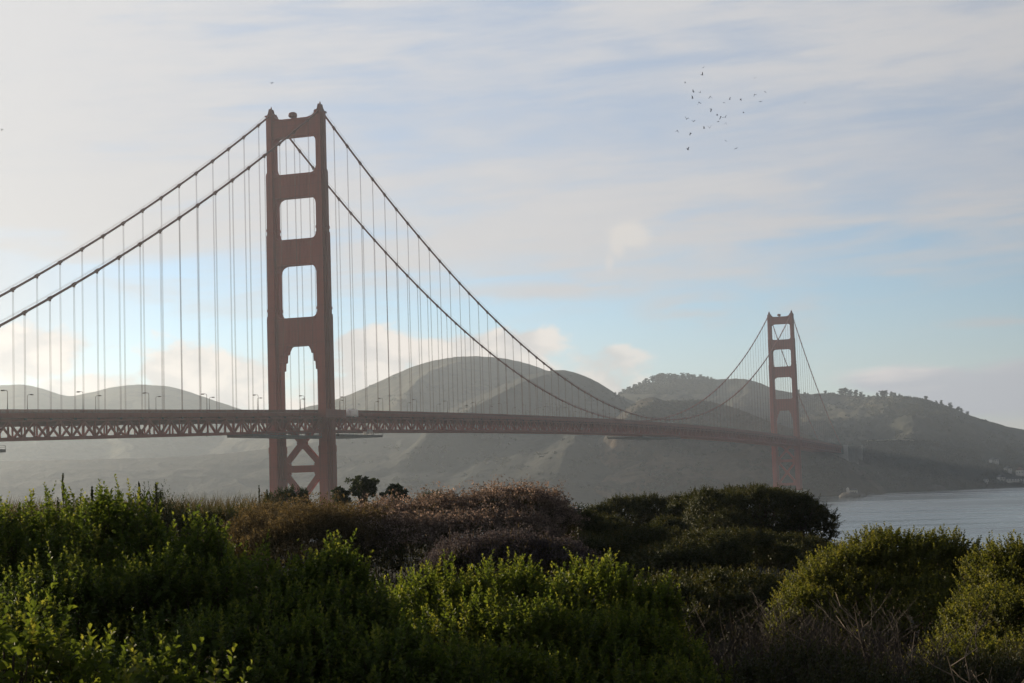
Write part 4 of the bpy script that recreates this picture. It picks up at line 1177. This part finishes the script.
bpy.context.view_layer.update()
grove = [tree_parts(14, 12, 60 + k, L_HAZEL, 1.1, False, 70, 40, .03) for k in range(4)]
rr_ = random.Random(77)
gx_, gy_ = [616, 622, 632, 641, 652, 660, 667, 675, 690, 706, 714], [394.5, 389, 384, 380, 377, 374, 371.5, 373.5, 374.5, 375, 378.5]
ridge = []
for k in range(30):
    px = 617 + 95 * (k + rr_.random() * .8) / 30
    ridge.append((px, float(np.interp(px, gx_, gy_)) + rr_.uniform(0, 2.4), 8))
NG = len(ridge)
hx_, hy_ = [796, 806, 820, 832, 840, 847, 856, 866, 878, 886, 894, 905, 920, 935, 950, 962, 972], [390.5, 389.5, 391.5, 390.5, 387.5, 389, 391, 392, 393, 390.5, 392.5, 394, 395.5, 398, 403, 408.5, 414]
for k in range(34):
    px = 797 + 174 * (k + rr_.random() * .7) / 34
    ridge.append((px, float(np.interp(px, hx_, hy_)) + rr_.choice((.3, 1.0, 2.2, 3.2, 3.8)) * (1.25 if px > 905 else 1) * (.4 if 834 < px < 852 or 880 < px < 892 else 1), 8))
for k, (px, py, hp) in enumerate(ridge):
    d = ray(px, py + hp)
    dg = bpy.context.evaluated_depsgraph_get()
    # stand the tree on the ridge: walk down until the hill is met
    loc = None
    for dy in range(0, 14):
        ok, l, _, _, ob, _ = scene.ray_cast(dg, Vector((0, 0, HC)) + ray(px, py + 2 + dy) * 2900, ray(px, py + 2 + dy))
        if ok and ob.name.startswith('hill'): loc = l; break
    if loc is None: continue
    dep = loc.y; topz = at(px, py, dep).z
    H = max(3.5, topz - loc.z + 2)
    f = H / 14
    rk = random.Random(k)
    row = 'western grove' if k < NG else 'ridge right of the far tower'
    n_ = k + 1 if k < NG else k - NG + 1
    lab = (f'{ORD[n_ - 1]} tree from the left in the grove on the ridge left of the far tower' if k < NG else f'{ORD[n_ - 1]} tree from the left on the ridge right of the far tower')
    place_tree('ridge_tree', grove[k % 4], (loc.x, loc.y, loc.z - 1.5), rk.random() * 6, (f * rk.uniform(1.0, 1.7), f * rk.uniform(1.0, 1.7), f * rk.uniform(.95, 1.15)), lab, 'tree', 'trees on the far ridge')

# ---- scrub and woodland on the slopes across the water: far masses nobody could count
def hillside_wood(name, label, x0, x1, y0, y1, n, rr, seed, thr, mat):
    rng = np.random.default_rng(seed); dg = bpy.context.evaluated_depsgraph_get()
    c, r = [], []
    for _ in range(n):
        px, py = rng.uniform(x0, x1), rng.uniform(y0, y1)
        if fbm(px / 22, py / 7, 3, seed) < thr: continue
        ok, l, _, _, ob, _ = scene.ray_cast(dg, Vector((0, 0, HC)) + ray(px, py) * 1900, ray(px, py))
        if ok and ob.name.startswith('hill') and l.z > 2.5: c.append(l[:]); r.append(rng.uniform(*rr))
    c = np.array(c); r = np.array(r); per = 34; k = len(c)
    p = np.repeat(c, per, 0) + unit(rng.normal(size=(k * per, 3))) * (np.repeat(r, per) * rng.random(k * per) ** .33)[:, None] * [1, 1, .75]
    V, Q, rf = leaves(p, unit(rng.normal(size=(k * per, 3)) + [0, 0, .3]), unit(rng.normal(size=(k * per, 3)) + [0, 0, .8]), rng.uniform(1.4, 2.8, k * per), rng.uniform(.9, 1.8, k * per), np.clip(np.repeat(rng.random(k), per) + rng.normal(size=k * per) * .1, 0, 1))
    o = link_mesh(name, np_mesh(name, V, quads=Q, rnd=rf), mat)
    return tag(o, label, 'woodland', kind='stuff')
hillside_wood('woodland', 'dark woods on the lower slope above the far shore at the right', 862, 1040, 441, 487, 2600, (2.5, 6.5), 3, .47, L_HAZEL)
hillside_wood('woodland', 'patchy scrub on the upper slope of the right-hand hill', 800, 1040, 396, 445, 1900, (1.8, 4.5), 5, .56, L_HAZEL)
hillside_wood('woodland', 'patchy dark scrub on the brown slope beneath the far tower', 640, 860, 400, 492, 2200, (1.6, 4.0), 7, .54, L_HAZEL)
hillside_wood('woodland', 'thin scrub in the gullies of the hills behind the main span', 330, 700, 375, 490, 2600, (1.6, 4.0), 9, .58, L_HAZEL)

hillside_wood('woodland', 'undergrowth along the ridge beneath the grove left of the far tower', 614, 716, 374, 394, 2200, (2.4, 5.2), 13, .30, L_HAZEL)
hillside_wood('woodland', 'undergrowth along the ridge right of the far tower', 796, 985, 388, 416, 2600, (1.6, 3.8), 15, .40, L_HAZEL)

# ---- grey twiggy brush and pale bare branches
def twig_bush(name, label, spots, n, H, mat, seed, cat, rad=.0035, spread=.35, side=7, group=None):
    rnd = random.Random(seed)
    c = [at(px, py, dep) for px, py, dep in spots]
    bx = sum(p.x for p in c) / len(c); by = sum(p.y for p in c) / len(c); bz = gz(bx, by)
    root = tag(empty(name, (bx, by, bz)), label, cat, group)
    m = MB(); base = Vector((bx, by, bz))
    for k in range(n):
        p = c[rnd.randrange(len(c))]
        b0 = Vector((p.x + rnd.gauss(0, spread), p.y + rnd.gauss(0, spread), 0)); b0.z = gz(b0.x, b0.y)
        hh = (p.z - b0.z) * rnd.uniform(.6, 1.02) * H
        dr = Vector((rnd.gauss(0, .22), rnd.gauss(0, .22), 1)).normalized()
        pts = [b0 - base]; q = b0 - base; d = dr.copy()
        for j in range(5):
            d = (d + Vector((rnd.gauss(0, .13), rnd.gauss(0, .13), .03))).normalized(); q = q + d * hh / 5; pts.append(q.copy())
        m.tube(pts, [rad * 2, rad * 1.7, rad * 1.4, rad * 1.1, rad * .8, rad * .4], 4, cap=False)
        for j in range(side):
            i = rnd.randrange(1, 5); t = rnd.random(); s0 = pts[i].lerp(pts[i + 1], t)
            a = rnd.random() * 6.28; dd = Vector((math.cos(a) * .75, math.sin(a) * .75, rnd.uniform(.3, 1.0))).normalized(); l = hh * rnd.uniform(.12, .34)
            s1 = s0 + dd * l * .5; s2 = s1 + (dd + Vector((rnd.gauss(0, .3), rnd.gauss(0, .3), .25))).normalized() * l * .5
            m.tube([s0, s1, s2], [rad * .8, rad * .6, rad * .3], 3, cap=False)
            for _ in range(2):
                dd2 = (dd + Vector((rnd.gauss(0, .6), rnd.gauss(0, .6), .2))).normalized()
                m.tube([s1, s1 + dd2 * l * .4], [rad * .45, rad * .25], 3, cap=False)
    me = bpy.data.meshes.new('twigs'); m.bm.to_mesh(me); m.bm.free()
    link_mesh('twigs', me, mat, root)
    return root
twig_bush('dry_brush', 'grey leafless twiggy brush, left half of the bottom right tangle', [(705, 632, 11.5), (745, 600, 12), (725, 650, 11), (790, 600, 12.2), (770, 640, 11), (690, 660, 11)], 420, 1.0, M_TWIG, 51, 'dry brush', group='dry brush at the bottom right')
twig_bush('dry_brush', 'grey-brown twiggy brush in front of the large rounded bush', [(830, 605, 12), (870, 612, 11.8), (840, 650, 11), (910, 640, 11.2), (880, 660, 10.6)], 300, 1.0, M_TWIG, 52, 'dry brush', group='dry brush at the bottom right')
twig_bush('bare_branch', 'pale bare branches sticking up in front of the large rounded bush', [(885, 575, 11.5), (848, 585, 11.5), (905, 600, 11.3)], 9, 1.0, M_PALE_TWIG, 53, 'bare branches', rad=.0055, spread=.12, side=5)
twig_bush('bare_branch', 'pale bent bare branches in the bottom right corner', [(985, 650, 9.5), (960, 640, 9.6), (1005, 668, 9.4)], 10, 1.0, M_PALE_TWIG, 54, 'bare branches', rad=.005, spread=.14, side=5)
shrub('leafy_shrub', 'dark leafy shrub with a few lit tips among the grey brush', [(800, 640, 10.8, .45, .4, None), (850, 668, 10.2, .5, .4, None), (760, 668, 10.4, .45, .4, None), (905, 672, 10.0, .45, .4, None)],
      1500, .26, .030, .013, L_DARK, 55, nleaf=22, tall=.6)
shrub('leafy_shrub', 'dark leafy shrub below the yellow-green bush in the bottom right corner', [(960, 668, 10.5, .45, .4, None), (1020, 660, 10.5, .5, .4, None), (1060, 640, 11, .5, .5, None)],
      1500, .26, .030, .014, L_DARK, 56, nleaf=22, tall=.3)

# ------------------------------------------------------------------ birds
def bird_mesh(flap, seed):
    bm = bmesh.new()
    prof = [(-.30, .012, .004), (-.24, .035, .012), (-.14, .045, .04), (-.05, .055, .055), (.05, .06, .06), (.13, .05, .05), (.19, .034, .036), (.235, .03, .032), (.27, .012, .014), (.30, .003, .004)]
    n = 8; rings = []
    for y, w, h in prof:
        rings.append([bm.verts.new((math.cos(2 * math.pi * k / n) * w, y, math.sin(2 * math.pi * k / n) * h)) for k in range(n)])
    for a, b_ in zip(rings, rings[1:]):
        for k in range(n): bm.faces.new((a[k], a[(k + 1) % n], b_[(k + 1) % n], b_[k]))
    bm.faces.new(rings[0][::-1]); bm.faces.new(rings[-1])
    # wings pulled out of the side faces of the body, so the body stays one skin
    for sd in (1, -1):
        ks = (0, 7) if sd > 0 else (3, 4)
        fs = []
        for i in (3, 4):
            for k in ks:
                vs = {rings[i][k], rings[i][(k + 1) % n], rings[i + 1][(k + 1) % n], rings[i + 1][k]}
                fs += [f for f in bm.faces if set(f.verts) == vs]
        for step, (dx, dz, dy, sy) in enumerate(((.16, .45, .02, 1.15), (.17, .25, -.02, .75), (.16, .0, -.07, .35))):
            r = bmesh.ops.extrude_face_region(bm, geom=fs)
            nv = [e for e in r['geom'] if isinstance(e, bmesh.types.BMVert)]
            fs = [e for e in r['geom'] if isinstance(e, bmesh.types.BMFace)]
            cy = sum(v.co.y for v in nv) / len(nv); cz = sum(v.co.z for v in nv) / len(nv)
            for v in nv:
                v.co.x += sd * dx; v.co.y = cy + (v.co.y - cy) * sy + dy; v.co.z = cz + (v.co.z - cz) * .45 + flap * dz * .5 + flap * .05 * (2 - step)
    me = bpy.data.meshes.new('bird'); bm.to_mesh(me); bm.free()
    return me
poses = [('wings raised', bird_mesh(.9, 1)), ('wings held level', bird_mesh(.12, 2)), ('wings swept down', bird_mesh(-.8, 3)), ('wings half raised', bird_mesh(.5, 4))]
for k, (_, me) in enumerate(poses):
    me.materials.append(M_BIRD)
bird_px = [(703.3, 67.4, 0), (702.2, 75, 0), (685, 83, 1), (693.5, 91.6, 0), (700.3, 92.8, 1), (692.3, 98, 0), (698.8, 102.1, 0), (710.2, 96.3, 0), (724.2, 102.8, 1), (729.8, 99.5, 1), (741, 98.9, 1), (754.5, 94.4, 1), (765.4, 92, 1), (760.6, 101.5, 1), (755, 78, 1),
           (804.8, 102.8, 1), (711, 109, 0), (717, 115, 0), (721, 116.6, 0), (725.3, 117.3, 0), (718.4, 121.6, 0), (726, 122.9, 0), (743.7, 112.7, 1), (686.4, 119.2, 0), (693.3, 121.4, 0), (704, 128.4, 0), (709.8, 128, 0), (677.3, 130.3, 0), (690.7, 133, 0), (688.1, 149.8, 0), (725.8, 140.9, 1), (736, 148.6, 0),
           (271.5, 83.3, 0), (2, 129, 1)]
order = sorted(range(32), key=lambda i: bird_px[i][1])
rank = {i: r for r, i in enumerate(order)}
for i, (px, py, faint) in enumerate(bird_px):
    rk = random.Random(i * 7 + 3)
    pose, me = poses[rk.randrange(4)]
    o = bpy.data.objects.new('bird', me); COL.objects.link(o)
    o.location = at(px, py, rk.uniform(330, 400) if not faint else rk.uniform(430, 520))
    o.rotation_euler = (rk.uniform(-.3, .3), rk.uniform(-.7, .7), rk.uniform(0, 6.28))
    o.scale = (1.0,) * 3
    if i == 32: lab = 'lone bird flying just above the near tower, ' + pose
    elif i == 33: lab = 'lone bird flying at the far left edge of the sky, ' + pose
    else: lab = f'{ORD[rank[i]]} bird from the top of the flock, {pose}'
    tag(o, lab, 'bird', 'birds in the sky')

# ------------------------------------------------------------------ sea haze
hm = bpy.data.materials.new('sea_haze'); hm.use_nodes = True
nt = hm.node_tree
for n in list(nt.nodes):
    if n.type == 'BSDF_PRINCIPLED': nt.nodes.remove(n)
pv = nt.nodes.new('ShaderNodeVolumePrincipled')
pv.inputs['Color'].default_value = (0.74, 0.84, 0.95, 1)
pv.inputs['Density'].default_value = 0.00011
pv.inputs['Anisotropy'].default_value = 0.62
nt.links.new(pv.outputs[0], nt.nodes['Material Output'].inputs['Volume'])
m = MB().box((-3500, -160, -6), (3500, 4750, 330))
tag(m.build('haze', hm), kind='stuff')
